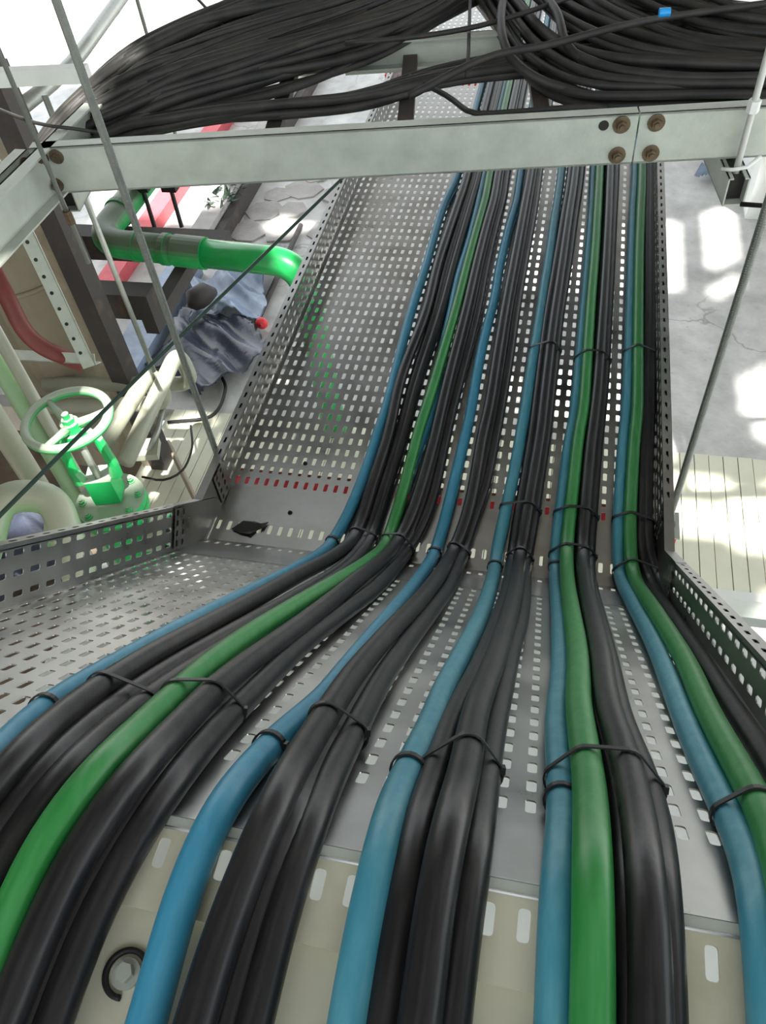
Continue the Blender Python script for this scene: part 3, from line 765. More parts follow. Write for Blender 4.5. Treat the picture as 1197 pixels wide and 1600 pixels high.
def sel(b, *colours):
    return [m for m in BUNDLES[b] if not colours or m[2] in colours]
ORD = {1: 'leftmost', 2: 'second', 3: 'third', 4: 'fourth', 5: 'fifth', 6: 'rightmost'}
def tie(b, colours, where, place, skew=0.0):
    mem = sel(b, *colours)
    what = {('blue',): 'blue cable', ('black',): 'black cables', (): 'whole bundle'}.get(tuple('blue' if c == 'teal' else c for c in colours), 'cables')
    which = ORD[b] + (' bundle' if b in (1, 6) else ' bundle from left')
    cable_tie(mem, where, 'black tie round %s, %s, %s' % (what, which, place), skew)
LOWER = 'on the sloping tray'
BEND = 'at the tray bend'
FAR = 'level tray'
tie(1, ('blue',), (-0.1775, -0.6547, 0.6680), LOWER)
tie(1, ('black',), (-0.1565, -0.6323, 0.6461), LOWER, 0.1)
tie(2, (), (-0.0883, -0.6267, 0.6406), LOWER, 0.25)
tie(3, ('blue',), (0.0264, -0.6519, 0.6652), LOWER)
tie(3, ('black',), (0.0527, -0.6309, 0.6446), LOWER, 0.25)
tie(4, ('teal',), (0.1403, -0.6509, 0.6643), LOWER)
tie(4, ('black',), (0.1622, -0.6429, 0.6564), LOWER, 0.15)
tie(5, ('teal',), (0.2579, -0.6583, 0.6715), LOWER)
tie(5, (), (0.2565, -0.6296, 0.6435), LOWER)
tie(6, (), (0.3787, -0.6433, 0.6568), LOWER)
tie(1, ('blue',), (-0.1805, 0.0154, 0.0200), BEND)
tie(1, ('black',), (-0.1353, 0.0332, 0.0200), BEND)
tie(2, (), (-0.0717, 0.0259, 0.0200), BEND)
tie(3, ('blue',), (0.0287, 0.0210, 0.0200), BEND)
tie(3, ('black',), (0.0615, 0.0226, 0.0200), BEND)
tie(4, ('teal',), (0.1507, -0.0042, 0.0321), BEND)
tie(4, ('black',), (0.1814, 0.0335, 0.0200), BEND)
tie(5, ('teal',), (0.2626, 0.0086, 0.0200), BEND)
tie(5, (), (0.2611, 0.0480, 0.0200), BEND)
tie(6, (), (0.3803, 0.0287, 0.0200), BEND)
tie(4, (), (0.1702, 0.6566, 0.0200), FAR + ' near ladder')
tie(5, (), (0.2775, 0.6321, 0.0200), FAR + ' near ladder')
tie(6, (), (0.3887, 0.6741, 0.0200), FAR + ' near ladder')
tie(4, (), (0.1552, 0.1536, 0.0200), FAR + ' just beyond the bend')
tie(5, (), (0.2642, 0.1548, 0.0200), FAR + ' just beyond the bend')
tie(6, (), (0.3765, 0.1601, 0.0200), FAR + ' just beyond the bend')

# ------------------------------------------------------------------ overhead cable ladder
LA = Vector((-0.90, 0.55, 0))
LE = Vector((1.47, 0.22, 0)).normalized()
LN = Vector((-LE.y, LE.x, 0))
LW = 0.62
ZB, ZT = 0.446, 0.546
ladder = empty('cable_ladder', (-0.90, 0.55, ZB), 'heavy galvanised cable ladder crossing overhead with bolted side rails', 'cable ladder')
def rail(name, p, d, length, inward, parent, zb=ZB, zt=ZT):
    p = Vector(p); d = Vector(d); n = Vector(inward)
    mb = MB()
    mb.frame_box(p + Zv * zb, d * length, n * 0.004, Zv * (zt - zb))
    mb.frame_box(p + Zv * (zt - 0.004), d * length, n * 0.030, Zv * 0.004)
    mb.frame_box(p + Zv * zb, d * length, n * 0.030, Zv * 0.004)
    return mb.build(name, M['galv_dull'], parent)
r1 = rail('side_rail', LA, LE, 1.243, LN, ladder)
r2 = rail('side_rail', LA + LE * 1.2465, LE, 2.2, LN, ladder)
for da in (-0.033, 0.033):
    for z in (0.466, 0.527):
        bolt('bolt', LA + LE * (1.245 + da) + Zv * z, -LN, 0.010, r1)
MB().disc(LA + LE * 1.178 + Zv * 0.527, -LN, 0.010, 0.001, 14).build('hole', M['dark'], r1)
RD = Vector((-0.04, -1.0, 0)).normalized()
RI = Vector((-1, 0.04, 0)).normalized()
r3 = rail('side_rail', LA + RD * 0.002, RD, 1.25, RI, ladder)
for a, z in ((0.03, 0.527), (0.075, 0.520), (0.035, 0.466), (0.08, 0.468)):
    bolt('bolt', LA + RD * a + Zv * z, -RI, 0.009, r3)
for a, z in ((0.022, 0.527), (0.055, 0.527), (0.03, 0.466)):
    bolt('bolt', LA + LE * a + Zv * z, -LN, 0.009, r1)
# outer rail with the chamfered corner
OC = Vector((-0.9112, 1.1079, 0.5500)); OC.z = 0
OD = Vector((-0.8742, 0.7615, 0.5500)); OD.z = 0
far_start = OC
rail('side_rail', far_start, LE, 0.98, -LN, ladder, ZB, 0.512)
rail('side_rail', far_start + LE * 1.75, LE, 1.4, -LN, ladder, ZB, 0.512)
for q in (0.98, 1.75):
    rail('side_rail', far_start + LE * q, LN, 0.9, LE * (1 if q > 1 else -1), ladder, ZB, 0.512)
dd = (OD - OC).normalized()
rail('side_rail', OC, dd, (OD - OC).length, Vector((-dd.y, dd.x, 0)), ladder, ZB, 0.53)
rail('side_rail', OD, RD, 1.2, -RI, ladder)
lw = (OC - LA).dot(LN)
for k in range(11):
    a = 0.16 + 0.30 * k
    p = LA + LE * a + LN * 0.004
    mb = MB()
    mb.frame_box(p + Zv * (ZB + 0.004), LE * 0.035, LN * (lw - 0.008), Zv * 0.02)
    mb.build('rung', M['steel_brown'], ladder)  # galvanised rungs coloured dark to paint in their shaded silhouettes
# brace bar under the ladder
o = MB().frame_box(Vector((-0.3999, 1.2576, 0.4000)), LE * 1.0, LN * 0.04, Zv * 0.012).build('brace_bar', M['galv_dull'], ladder)

# struts and hanger rods of the ladder
def strut(name, p, d, length, label):
    p, d = Vector(p), Vector(d).normalized()
    s = d.cross(Zv).normalized()
    o = empty(name, p, label, 'strut')
    mb = MB()
    mb.frame_box(p, d * length, s * 0.042, Zv * 0.003)
    mb.frame_box(p, d * length, s * 0.003, Zv * 0.058)
    mb.frame_box(p + s * 0.039, d * length, s * 0.003, Zv * 0.058)
    mb.frame_box(p + Zv * 0.055, d * length, s * 0.010, Zv * 0.003)
    mb.frame_box(p + Zv * 0.055 + s * 0.032, d * length, s * 0.010, Zv * 0.003)
    mb.build('channel', M['galv_dull'], o)
    MB().frame_box(p + d * 0.02 + s * 0.004 + Zv * 0.004, d * 0.004, s * 0.034, Zv * 0.05).build('shade_plate', M['dark'], o)  # dark plate stands in for the shade inside the open channel
    return o
sp = Vector((0.5196, 0.7128, 0.3720))
strut('hanger_strut', sp, LN, 0.85, 'open steel channel poking out under the right end of the ladder')
rp = sp + LN * 0.035 + X * 0.021
hr = empty('hanger_rod', (rp.x, rp.y, 0.42), 'pale hanger rod with a coupling nut before the right end of the ladder', 'rod')
MB().tube([(rp.x, rp.y, 0.40), (rp.x, rp.y, ROOF_Z)], 0.0065, 12).build('shaft', M['white'], hr, smooth=True)
MB().disc((rp.x, rp.y, 0.545), Zv, 0.012, 0.022, 6).build('coupling_nut', M['white'], hr)
mb = MB().tube([rp + LE * -0.03 + Zv * 0.062, rp + LE * -0.01 - LN * 0.012 + Zv * 0.066, rp + LE * 0.015 - LN * 0.012 + Zv * 0.07, rp + LE * 0.04 + Zv * 0.085], 0.004, 8)
mb.build('wire_clip', M['white'], hr, smooth=True)
o = MB().tube([(0.5526, 0.7008, 0.3842), (0.6546, 0.6259, 0.4213)], 0.005, 8).build('thin_bar', M['dark'], None, smooth=True, origin=(0.5526, 0.7008, 0.3842))
tag(o, 'thin dark bar sticking out right of the channel under the ladder', 'bar')
lp = Vector((-0.9227, 0.6041, 0.3700))
strut('hanger_strut', lp, LN, 0.6, 'dark steel channel under the left corner of the ladder')
lr = Vector((-0.8426, 0.5133, 0.5691))
o = empty('hanger_rod', (lr.x, lr.y, 0.30), 'thin dark hanger rod before the left corner of the ladder', 'rod')
MB().tube([(lr.x, lr.y, 0.30), (lr.x, lr.y, ROOF_Z)], 0.005, 10).build('shaft', M['rod'], o, smooth=True)
MB().disc((lr.x, lr.y, 0.40), Zv, 0.010, 0.03, 6).build('nut', M['bolt'], o)

# ------------------------------------------------------------------ tangle of black cables on the ladder
GUIDES = [
    [(-0.9941, 0.7338, 0.4600), (-0.9496, 0.8942, 0.5000), (-0.8246, 0.9167, 0.5700), (-0.7747, 1.0512, 0.5700), (-0.6921, 1.2081, 0.5700), (-0.5823, 1.3234, 0.5700), (-0.3939, 1.4681, 0.5700), (-0.1771, 1.6136, 0.5700), (0.0685, 1.7475, 0.5700)],
    [(-0.9697, 0.7316, 0.4600), (-0.9039, 0.8578, 0.5000), (-0.7641, 0.8649, 0.5700), (-0.6943, 1.0049, 0.5700), (-0.5767, 1.1391, 0.5700), (-0.4459, 1.2607, 0.5700), (-0.3102, 1.3977, 0.5700), (-0.1326, 1.5452, 0.5700), (0.0898, 1.6922, 0.5700)],
    [(-0.9390, 0.7296, 0.4600), (-0.8410, 0.8101, 0.5000), (-0.6956, 0.8468, 0.5500), (-0.5724, 0.9617, 0.5500), (-0.4464, 1.0680, 0.5500), (-0.3309, 1.1796, 0.5500), (-0.2283, 1.3102, 0.5500), (-0.0918, 1.4935, 0.5500), (0.1090, 1.6835, 0.5500)],
    [(-0.9004, 0.7280, 0.4600), (-0.7704, 0.7585, 0.5000), (-0.6577, 0.8261, 0.5200), (-0.5382, 0.9321, 0.5200), (-0.3934, 1.0288, 0.5200), (-0.2610, 1.1366, 0.5200), (-0.1600, 1.2824, 0.5200), (-0.0563, 1.4799, 0.5200), (0.1272, 1.7083, 0.5200)],
]
GUIDES_LOW = [
    [(-0.8591, 0.7265, 0.4600), (-0.7091, 0.7815, 0.5000), (-0.5147, 0.8796, 0.4800), (-0.3257, 0.9213, 0.4800), (-0.1692, 1.0496, 0.4800), (-0.0149, 1.1446, 0.4800), (0.1891, 1.2570, 0.4800), (0.4300, 1.3839, 0.4800), (0.9765, 1.5467, 0.4800)],
    [(-0.8247, 0.7217, 0.4600), (-0.6164, 0.7414, 0.5000), (-0.4534, 0.8306, 0.4800), (-0.2718, 0.8840, 0.4800), (-0.1136, 0.9890, 0.4800), (0.0555, 1.0500, 0.4800), (0.2832, 1.0973, 0.4800), (0.5462, 1.1098, 0.4800), (0.8997, 1.1276, 0.4800)],
]
GUIDES_DIAG = [
    [(-0.3845, 2.1467, 0.5000), (-0.1524, 1.6187, 0.5000), (-0.0160, 1.2816, 0.5000), (0.0756, 1.0588, 0.5000), (0.1839, 0.9260, 0.5000), (0.3113, 0.8913, 0.5000), (0.5268, 0.8885, 0.5000), (0.8501, 0.8987, 0.5000)],
    [(-0.2573, 2.1322, 0.5000), (-0.0369, 1.6115, 0.5000), (0.0845, 1.2986, 0.5000), (0.1875, 1.1099, 0.5000), (0.3098, 1.0022, 0.5000), (0.4548, 0.9620, 0.5000), (0.5940, 0.9539, 0.5000), (0.8605, 0.9558, 0.5000)],
    [(-0.0926, 2.1135, 0.5000), (0.1016, 1.6029, 0.5000), (0.2285, 1.3543, 0.5000), (0.3504, 1.2151, 0.5000), (0.4748, 1.1276, 0.5000), (0.6059, 1.0892, 0.5000), (0.7335, 1.0785, 0.5000), (0.8828, 1.0775, 0.5000)],
    [(0.1056, 2.0909, 0.5000), (0.2857, 1.5915, 0.5000), (0.3967, 1.4303, 0.5000), (0.5112, 1.3051, 0.5000), (0.6043, 1.2277, 0.5000), (0.6953, 1.1901, 0.5000), (0.7987, 1.1777, 0.5000), (0.9008, 1.1759, 0.5000)],
]
GUIDES_LEVEL = [
    [(-0.1152, 1.9704, 0.4900), (0.0865, 1.5878, 0.4900), (0.2112, 1.4254, 0.4900), (0.3372, 1.3268, 0.4900), (0.5124, 1.2832, 0.4900), (0.7084, 1.2781, 0.4900), (0.9244, 1.2832, 0.4900)],
    [(-0.0095, 2.0795, 0.4900), (0.1650, 1.7041, 0.4900), (0.3042, 1.5390, 0.4900), (0.4449, 1.4451, 0.4900), (0.6076, 1.4093, 0.4900), (0.7654, 1.4029, 0.4900), (0.9471, 1.4073, 0.4900)],
    [(0.1400, 2.1881, 0.4900), (0.2998, 1.8758, 0.4900), (0.4360, 1.7096, 0.4900), (0.5778, 1.6282, 0.4900), (0.7296, 1.5957, 0.4900), (0.8632, 1.5874, 0.4900), (0.9787, 1.5802, 0.4900)],
]
rng = random.Random(11)
LABEL_LOOSE = 'dusty black cable in the tangle lying on the overhead ladder'
def loose(path, r, label=LABEL_LOOSE, wave=0.012):
    ph = [rng.uniform(0, 6.28) for _ in range(4)]
    k1, k2 = rng.uniform(3, 6), rng.uniform(7, 12)
    P = resample(spline(path, 0.03), 0.035)
    s = 0.0
    Q = []
    for i, p in enumerate(P):
        s = i * 0.035
        Q.append(p + LN * (wave * (math.sin(k1 * s + ph[0]) + 0.5 * math.sin(k2 * s + ph[1]))) + Zv * (wave * 0.4 * (math.sin(k1 * s + ph[2]) + 0.5 * math.sin(k2 * s + ph[3]))))
    o = MB().tube(Q, r, 8).build('loose_cable', M['black_dusty'], None, smooth=True, origin=Q[len(Q) // 2])
    tag(o, label, 'cable', 'black cables tangled on the overhead ladder')
    return o
def between(family, v, dz):
    v = max(0.0, min(len(family) - 1.0001, v))
    i = int(v)
    t = v - i
    return [Vector(a).lerp(Vector(b), t) + Zv * dz for a, b in zip(family[i], family[i + 1])]
def with_tail(path):
    # the strands turn the corner low behind the rail
    a, b = rng.uniform(-0.035, 0.035), rng.uniform(-0.022, 0.022)
    return [Vector((-1.07 + a, -0.70, 0.36 + b)), Vector((-1.05 + a, 0.10, 0.37 + b)), Vector((-1.02 + a, 0.42, 0.41 + b))] + path
for k in range(66):
    v = 3.0 * (k + rng.uniform(0, 1)) / 66
    if 0.80 < v < 1.16:
        v = 0.55 + 0.2 * rng.random() if v < 0.98 else 1.2 + 0.25 * rng.random()
    loose(with_tail(between(GUIDES, v, rng.uniform(-0.03, 0.025))), rng.choice((0.0075, 0.009, 0.0105, 0.012)), 'dusty black cable in the thick sweep fanning out to the upper left corner', rng.uniform(0.008, 0.024))
for k in range(13):
    v = (k + rng.uniform(0, 1)) / 13
    loose(with_tail(between(GUIDES_LOW, v, rng.uniform(-0.01, 0.03))), rng.choice((0.007, 0.009, 0.0105)), 'dusty black cable in the lower strand just behind the bolted ladder rail')
for k in range(46):
    v = 3.0 * (k + rng.uniform(0, 1)) / 46
    loose(between(GUIDES_DIAG, v, rng.uniform(-0.02, 0.05)), rng.choice((0.008, 0.0095, 0.011)), 'dusty black cable curving down from the top edge into the right tangle', wave=0.015)
for k in range(30):
    v = 2.0 * (k + rng.uniform(0, 1)) / 30
    loose(between(GUIDES_LEVEL, v, rng.uniform(-0.03, 0.03)), rng.choice((0.008, 0.0095, 0.011)), 'dusty black cable lying level in the dense right part of the tangle', wave=0.016)
for k, (g, r) in enumerate((
        ([(-0.3269, 1.0322, 0.5600), (-0.1774, 1.0384, 0.5700), (-0.0403, 1.1001, 0.5700), (0.0949, 1.2088, 0.5700), (0.2653, 1.4028, 0.5600)], 0.006),
        ([(-0.1340, 0.7952, 0.5500), (0.0128, 0.9014, 0.5800), (0.1419, 0.9383, 0.5900), (0.2827, 1.0354, 0.5900), (0.4342, 1.1649, 0.5700), (0.7423, 1.2937, 0.5600)], 0.008),
        ([(-0.0833, 1.3673, 0.5500), (-0.0503, 1.0987, 0.5600), (-0.0332, 0.9515, 0.5500), (-0.0327, 0.8962, 0.5200)], 0.004),
        ([(-0.0042, 1.4512, 0.5500), (0.0216, 1.1057, 0.5700), (0.0609, 0.9673, 0.5500), (0.1345, 0.9285, 0.5200), (0.2449, 0.9144, 0.5000)], 0.010),
        ([(0.0608, 1.4471, 0.5500), (0.1410, 1.1762, 0.5700), (0.1719, 1.0499, 0.5500), (0.2396, 0.9922, 0.5200), (0.3502, 0.9460, 0.5000)], 0.010),
        ([(-0.1771, 1.0150, 0.5000), (-0.0717, 0.9109, 0.5000), (-0.0327, 0.8561, 0.5000), (0.0056, 0.8052, 0.5100), (0.0765, 0.8344, 0.5000), (0.1815, 0.8539, 0.5000), (0.2865, 0.8927, 0.4900)], 0.006),
        ([(-0.7773, 1.2510, 0.6000), (-0.5798, 1.0471, 0.5700), (-0.4384, 1.0636, 0.5900), (-0.3335, 1.2056, 0.5800), (-0.2359, 1.3576, 0.5700)], 0.004),
        ([(-1.1109, 0.7866, 0.5200), (-0.9288, 0.6567, 0.5500), (-0.8415, 0.6356, 0.5500), (-0.7791, 0.6714, 0.5200)], 0.004))):
    loose(g, r, wave=0.003, label=['thin black cable lifting across the gap above the level tray', 'stray black cable crossing the tangle diagonally towards the upper right',
        'thin black wire hanging straight down over the perforated tray', 'black cable looping down from the top edge over the ladder',
        'second black cable looping down towards the right ladder rail', 'slack black cable lying along the ladder rail near its bolted joint',
        'thin black wire arching over the far edge of the tangle', 'thin black wire strung out to the far left of the tangle'][k])
o = MB().disc((0.3550, 1.0123, 0.6240), LE, 0.0085, 0.022, 12).build('connector', M['bright_blue'], None, origin=(0.3550, 1.0123, 0.6240))
tag(o, 'small bright blue connector shining among the black cables', 'connector')

# ------------------------------------------------------------------ rope
rope_path = spline([(-0.3928, 1.2053, 0.1746), (-0.5325, 0.7270, 0.1771), (-0.6631, 0.2344, 0.1913), (-0.7039, -0.1819, 0.2607), (-0.6903, -0.4138, 0.3327)], 0.05)
o = MB().tube(rope_path, 0.0042, 8).build('rope', M['rope'], None, smooth=True, origin=(-0.7039, -0.1819, 0.2607))
tag(o, 'dark green rope stretched diagonally past the left side of the tray', 'rope')

# ------------------------------------------------------------------ gate valve at the left
def V3(*a):
    return Vector(a)
vc = Vector((-1.036, 0.4216, -0.127))
valve = empty('gate_valve', (vc.x, vc.y, -0.75), 'dusty green gate valve with spoked handwheel left of the tray', 'valve')
mb = MB().ring(vc, Zv, 0.112, 0.013, 40, 12)
wheel = mb.build('handwheel', M['valve_green'], valve, smooth=True)
for k in range(3):
    a = math.radians(25 + 120 * k)
    d = V3(math.cos(a), math.sin(a), 0)
    mb = MB().tube([vc + d * 0.016 - Zv * 0.022, vc + d * 0.06 - Zv * 0.012, vc + d * 0.108], 0.0105, 8, radii=[0.014, 0.0105, 0.0095])
    mb.build('spoke', M['valve_green'], wheel, smooth=True)
mb = MB().disc(vc - Zv * 0.045, Zv, 0.026, 0.035, 18).disc(vc - Zv * 0.012, Zv, 0.018, 0.016, 6).disc(vc, Zv, 0.010, 0.020, 12)
mb.build('hub', M['valve_green'], wheel)
mb = MB().disc(vc - Zv * 0.30, Zv, 0.0105, 0.27, 14)
mb.build('stem', M['rod'], valve, smooth=True)
mb = MB()
for s in (-1, 1):
    mb.tube([vc + V3(s * 0.028, s * 0.012, -0.05), vc + V3(s * 0.046, s * 0.02, -0.09), vc + V3(s * 0.052, s * 0.022, -0.19), vc + V3(s * 0.046, s * 0.02, -0.235)], 0.015, 10, radii=[0.013, 0.014, 0.016, 0.02])
mb.disc(vc - Zv * 0.06, Zv, 0.036, 0.022, 18)
mb.build('yoke', M['valve_green'], valve, smooth=False)
mb = MB().frame_box(vc + V3(-0.030, -0.034, -0.325), V3(0.075, 0.02, 0), V3(-0.018, 0.068, 0), V3(0, 0, 0.095))
mb.build('bonnet', M['valve_green'], valve)
mb = MB().disc(vc - Zv * 0.355, Zv, 0.104, 0.024, 28)
fl1 = mb.build('flange', M['valve_green'], valve)
for k in range(8):
    a = math.radians(20 + 45 * k)
    bolt('flange_bolt', vc + V3(0.084 * math.cos(a), 0.084 * math.sin(a), -0.331), Zv, 0.010, fl1, M['valve_green'], 1.3)
mb = MB().disc(vc - Zv * 0.381, Zv, 0.104, 0.022, 28)
mb.build('flange', M['valve_green'], valve)
mb = MB().disc(vc - Zv * 0.62, Zv, 0.075, 0.24, 22, r2=0.085)
mb.build('body', M['valve_green'], valve, smooth=False)
pd = V3(1, 0.05, 0).normalized()
pc = vc + V3(0, 0, -0.50)
mb = MB().tube([pc - pd * 0.24, pc + pd * 0.16], 0.052, 20)
mb.build('branch', M['pipe_greenish'], valve, smooth=True)
for q in (-0.24, 0.13):
    fm = MB().disc(pc + pd * q, pd, 0.085, 0.022, 26).build('flange', M['valve_green'], valve)
    for k in range(8):
        a = 2 * math.pi * (k + 0.5) / 8
        s = pd.cross(Zv).normalized()
        bolt('flange_bolt', pc + pd * (q + 0.022) + s * (0.068 * math.cos(a)) + Zv * (0.068 * math.sin(a)), pd, 0.009, fm, M['dark'], 1.2)

def pipe(name, pts, r, m, label, cat='pipe', bend=0.06, group=None, collars=(), n=18):
    """pipe through the corner points with rounded bends"""
    P = [Vector(p) for p in pts]
    path = [P[0]]
    for i in range(1, len(P) - 1):
        a = (P[i - 1] - P[i]); c = (P[i + 1] - P[i])
        k = min(bend, a.length * 0.45, c.length * 0.45)
        s, e = P[i] + a.normalized() * k, P[i] + c.normalized() * k
        for j in range(9):
            t = j / 8
            path.append(s * (1 - t) ** 2 + P[i] * 2 * t * (1 - t) + e * t * t)
    path.append(P[-1])
    o = empty(name, P[0], label, cat, group)
    MB().tube(path, r, n).build('tube', M[m], o, smooth=True)
    for (i, t, L, q) in collars:
        a, b = P[i], P[i + 1]
        d = (b - a).normalized()
        c = a.lerp(b, t)
        MB().tube([c - d * L / 2, c + d * L / 2], r * q, n).build('collar', M[m], o, smooth=False)
    return o
# big green water pipe
gp = [Vector((-2.0506, 3.1900, -0.8000)), Vector((-2.0705, 2.2623, -0.8000)), Vector((-0.9759, 2.1603, -0.8000)), Vector((-0.9759, 2.1603, -0.8000)) + V3(0.05, -0.08, -1.0)]
gm = gp[1].lerp(gp[2], 0.50)
wp = pipe('water_pipe', [gp[0], gp[1], gm], 0.070, 'pipe_dusty', 'large green pipe with dusty brown left half and two elbows behind the valve', bend=0.17,
     collars=((1, 0.42, 0.02, 1.08), (1, 0.72, 0.03, 1.10), (1, 0.96, 0.16, 1.09), (0, 0.70, 0.03, 1.1)), n=24)
def bent(pts, bend):
    P = [Vector(p) for p in pts]
    path = [P[0]]
    a = (P[0] - P[1]).normalized(); c = (P[2] - P[1]).normalized()
    for j in range(11):
        t = j / 10
        path.append((P[1] + a * bend) * (1 - t) ** 2 + P[1] * 2 * t * (1 - t) + (P[1] + c * bend) * t * t)
    return path + [P[2]]
MB().tube(bent([gm, gp[2], gp[3]], 0.15), 0.068, 24).build('clean_tube', M['pipe_green'], wp, smooth=True)
# pale pipes
pipe('water_pipe', [(-2.2202, 1.6410, -1.2000), (-1.4616, 1.7246, -1.2000), Vector((-1.4616, 1.7246, -1.2000)) + V3(-0.01, -0.02, 0.22), (-1.4602, 1.0425, -1.0200)], 0.036, 'pipe_cream', 'pale pipe doubling back in a tall bend, the right one of two', bend=0.09)
pipe('water_pipe', [(-2.2679, 1.4660, -1.2000), (-1.5350, 1.5813, -1.2000), Vector((-1.5350, 1.5813, -1.2000)) + V3(-0.01, -0.02, 0.22), (-1.5961, 1.0988, -1.0200)], 0.036, 'pipe_cream', 'pale pipe doubling back in a tall bend, the left one of two', bend=0.09)
def riser(px, r, z0, z1, label, m='pipe_cream'):
    x, y, z = px
    pipe('riser_pipe', [(x, y, z0), (x, y, z1)], r, m, label, collars=())
riser((-1.4929, 0.7641, -0.5405), 0.042, -2.1, 1.4, 'thick pale upright pipe behind the handwheel', 'pipe_greenish')
riser((-1.4310, 0.7458, -0.6906), 0.020, -2.1, 0.2, 'slim pale upright pipe between the handwheel and the valve body')
riser((-1.3724, 0.5138, -0.4639), 0.036, -2.1, 1.2, 'pale upright pipe at the far left below the handwheel')
pipe('elbow_pipe', [(-1.2434, 0.0627, -0.3914), (-1.2264, 0.2567, -0.2810), (-1.1033, 0.3070, -0.3206), (-1.0090, 0.1427, -0.4726)], 0.045, 'pipe_greenish', 'pale green arched pipe at the left edge before the tray', bend=0.12, n=24)

# galvanised angle frame
fx = Vector((-1.6062, 1.3054, -0.3694))
frm = empty('angle_frame', (fx.x, fx.y, -0.6), 'pale perforated angle frame hanging behind the left ladder corner', 'frame')
def upright(px0, px1, width, th, parent, m):
    a, b = Vector(px0), Vector(px1)
    d = b - a
    s = d.cross(Vector((0.55, -0.75, 0.4))).normalized()
    t = d.cross(s).normalized()
    mb = MB()
    mb.frame_box(a, d, s * width, t * 0.004)
    mb.frame_box(a, d, t * th, s * 0.004)
    return mb.build('angle_bar', M[m], parent)
fa, fb = Vector((fx.x, fx.y, 0.28)), Vector((fx.x, fx.y, -0.74))
upright(fa, fb, 0.05, 0.05, frm, 'galv_dull')
for k in range(13):
    z = 0.20 - k * 0.07
    MB().disc((fx.x - 0.005, fx.y - 0.045, z), V3(0.45, -0.85, 0.3), 0.007, 0.002, 10).build('hole', M['dark'], frm)
upright(fb, fb + V3(-0.40, -0.01, 0), 0.045, 0.045, frm, 'galv_dull')

# dark steel platform frame
cx = Vector((-1.7541, 1.6607, -0.6282))
sf = empty('steel_frame', (cx.x, cx.y, FZ), 'dark rusty steel frame standing behind the green pipe', 'steel frame')
MB().box((cx.x - 0.10, cx.y, FZ), (cx.x - 0.01, cx.y + 0.10, 0.25)).build('post', M['steel_brown'], sf)
MB().box((cx.x - 0.16, cx.y + 0.02, FZ), (cx.x - 0.10, cx.y + 0.08, 0.25)).build('edge_strip', M['wood_tan'], sf)
b1 = Vector((-2.4584, 2.4794, -0.9500)); b1e = Vector((-1.4739, 2.5492, -0.9500))
MB().box((b1.x, b1.y - 0.05, -1.02), (b1e.x, b1.y + 0.06, -0.88)).build('beam', M['steel_brown'], sf)
b2 = Vector((-2.0451, 2.0036, -0.9500)); b2e = Vector((-1.6988, 2.0342, -0.9500))
MB().box((b2.x, b2.y - 0.05, -1.02), (b2e.x, b2.y + 0.06, -0.88)).build('beam', M['steel_brown'], sf)
MB().box((b2e.x - 0.07, b2.y - 0.05, -1.10), (b2e.x, b1.y + 0.06, -1.02)).build('beam', M['steel_brown'], sf)
for px in ((-1.9605, 2.6296, -0.9000), (-1.8061, 2.6395, -0.9000)):
    q = Vector(px)
    mb = MB().tube([(q.x, q.y + 0.02, -0.95), (q.x - 0.03, q.y + 0.08, -0.75)], 0.012, 8)
    mb.frame_box((q.x - 0.07, q.y + 0.05, -0.77), (0.08, 0, 0), (0, 0.06, 0), (0, 0, 0.05))
    mb.build('clamp_lever', M['dark'], sf)
# tank behind
tk = Vector((-2.2506, 1.8809, -0.8855))
tank = empty('storage_tank', (tk.x, tk.y, FZ), 'big beige upright cylinder behind the perforated angle frame', 'tank')
MB().disc((tk.x, tk.y, FZ), Zv, 0.24, 1.9, 32).build('shell', M['tank'], tank, smooth=False)
for z in (-1.3, -0.7, -0.1):
    MB().ring((tk.x, tk.y, z), Zv, 0.243, 0.012, 32, 8).build('hoop', M['tank'], tank, smooth=True)
pipe('red_pipe', [(-1.9799, 1.4479, -0.3452), (-1.8714, 1.3112, -0.6497), (-1.6990, 1.3472, -0.7823)], 0.034, 'red_pipe', 'dull red pipe bending at the left edge behind the angle frame', bend=0.15)

# things beyond the frame
o = MB().box((-2.86, 2.9, FZ), (-2.72, 7.0, FZ + 0.10)).build('floor_rail', M['red_rail'], None, origin=(-2.8, 4, FZ))
tag(o, 'red steel rail lying on the sunlit floor behind the pipe', 'rail')
kerb = empty('kerb_wall', (-2.30, 3.7, FZ), 'low grey kerb with dark growth on its top, running away behind the pipe', 'kerb')
MB().box((-2.36, 3.7, FZ), (-2.22, 7.2, FZ + 0.16)).build('block', M['stone'], kerb)
MB().box((-2.205, 3.7, FZ), (-2.15, 7.2, FZ + 0.12)).build('coping', M['steel_brown'], kerb)
rg = random.Random(5)
mb = MB()
for k in range(60):
    p = V3(-2.26 + rg.uniform(-0.09, 0.12), 4.3 + rg.uniform(-0.30, 0.30), FZ + 0.14 + rg.uniform(0, 0.06))
    d = V3(rg.uniform(-1, 1), rg.uniform(-1, 1), rg.uniform(-0.2, 1)).normalized() * rg.uniform(0.04, 0.12)
    s = d.cross(V3(0.3, 0.5, 0.8)).normalized() * 0.016
    mb.add([p - s, p + s, p + d * 0.6 + s * 0.7, p + d], [(0, 1, 2, 3)])
g = mb.build('growth', M['moss'], kerb)
g['kind'] = 'stuff'
o = MB().box((-2.42, 2.2, FZ), (-2.20, 3.45, FZ + 0.10)).build('blue_board', M['tarp_light'], None, origin=(-2.3, 3, FZ))
tag(o, 'pale blue wrapped board lying on the floor beneath the steel frame', 'board')
st = empty('pole', (-1.65, 3.3, FZ), 'thin dark pole with a red cap lying on the grey floor', 'pole')
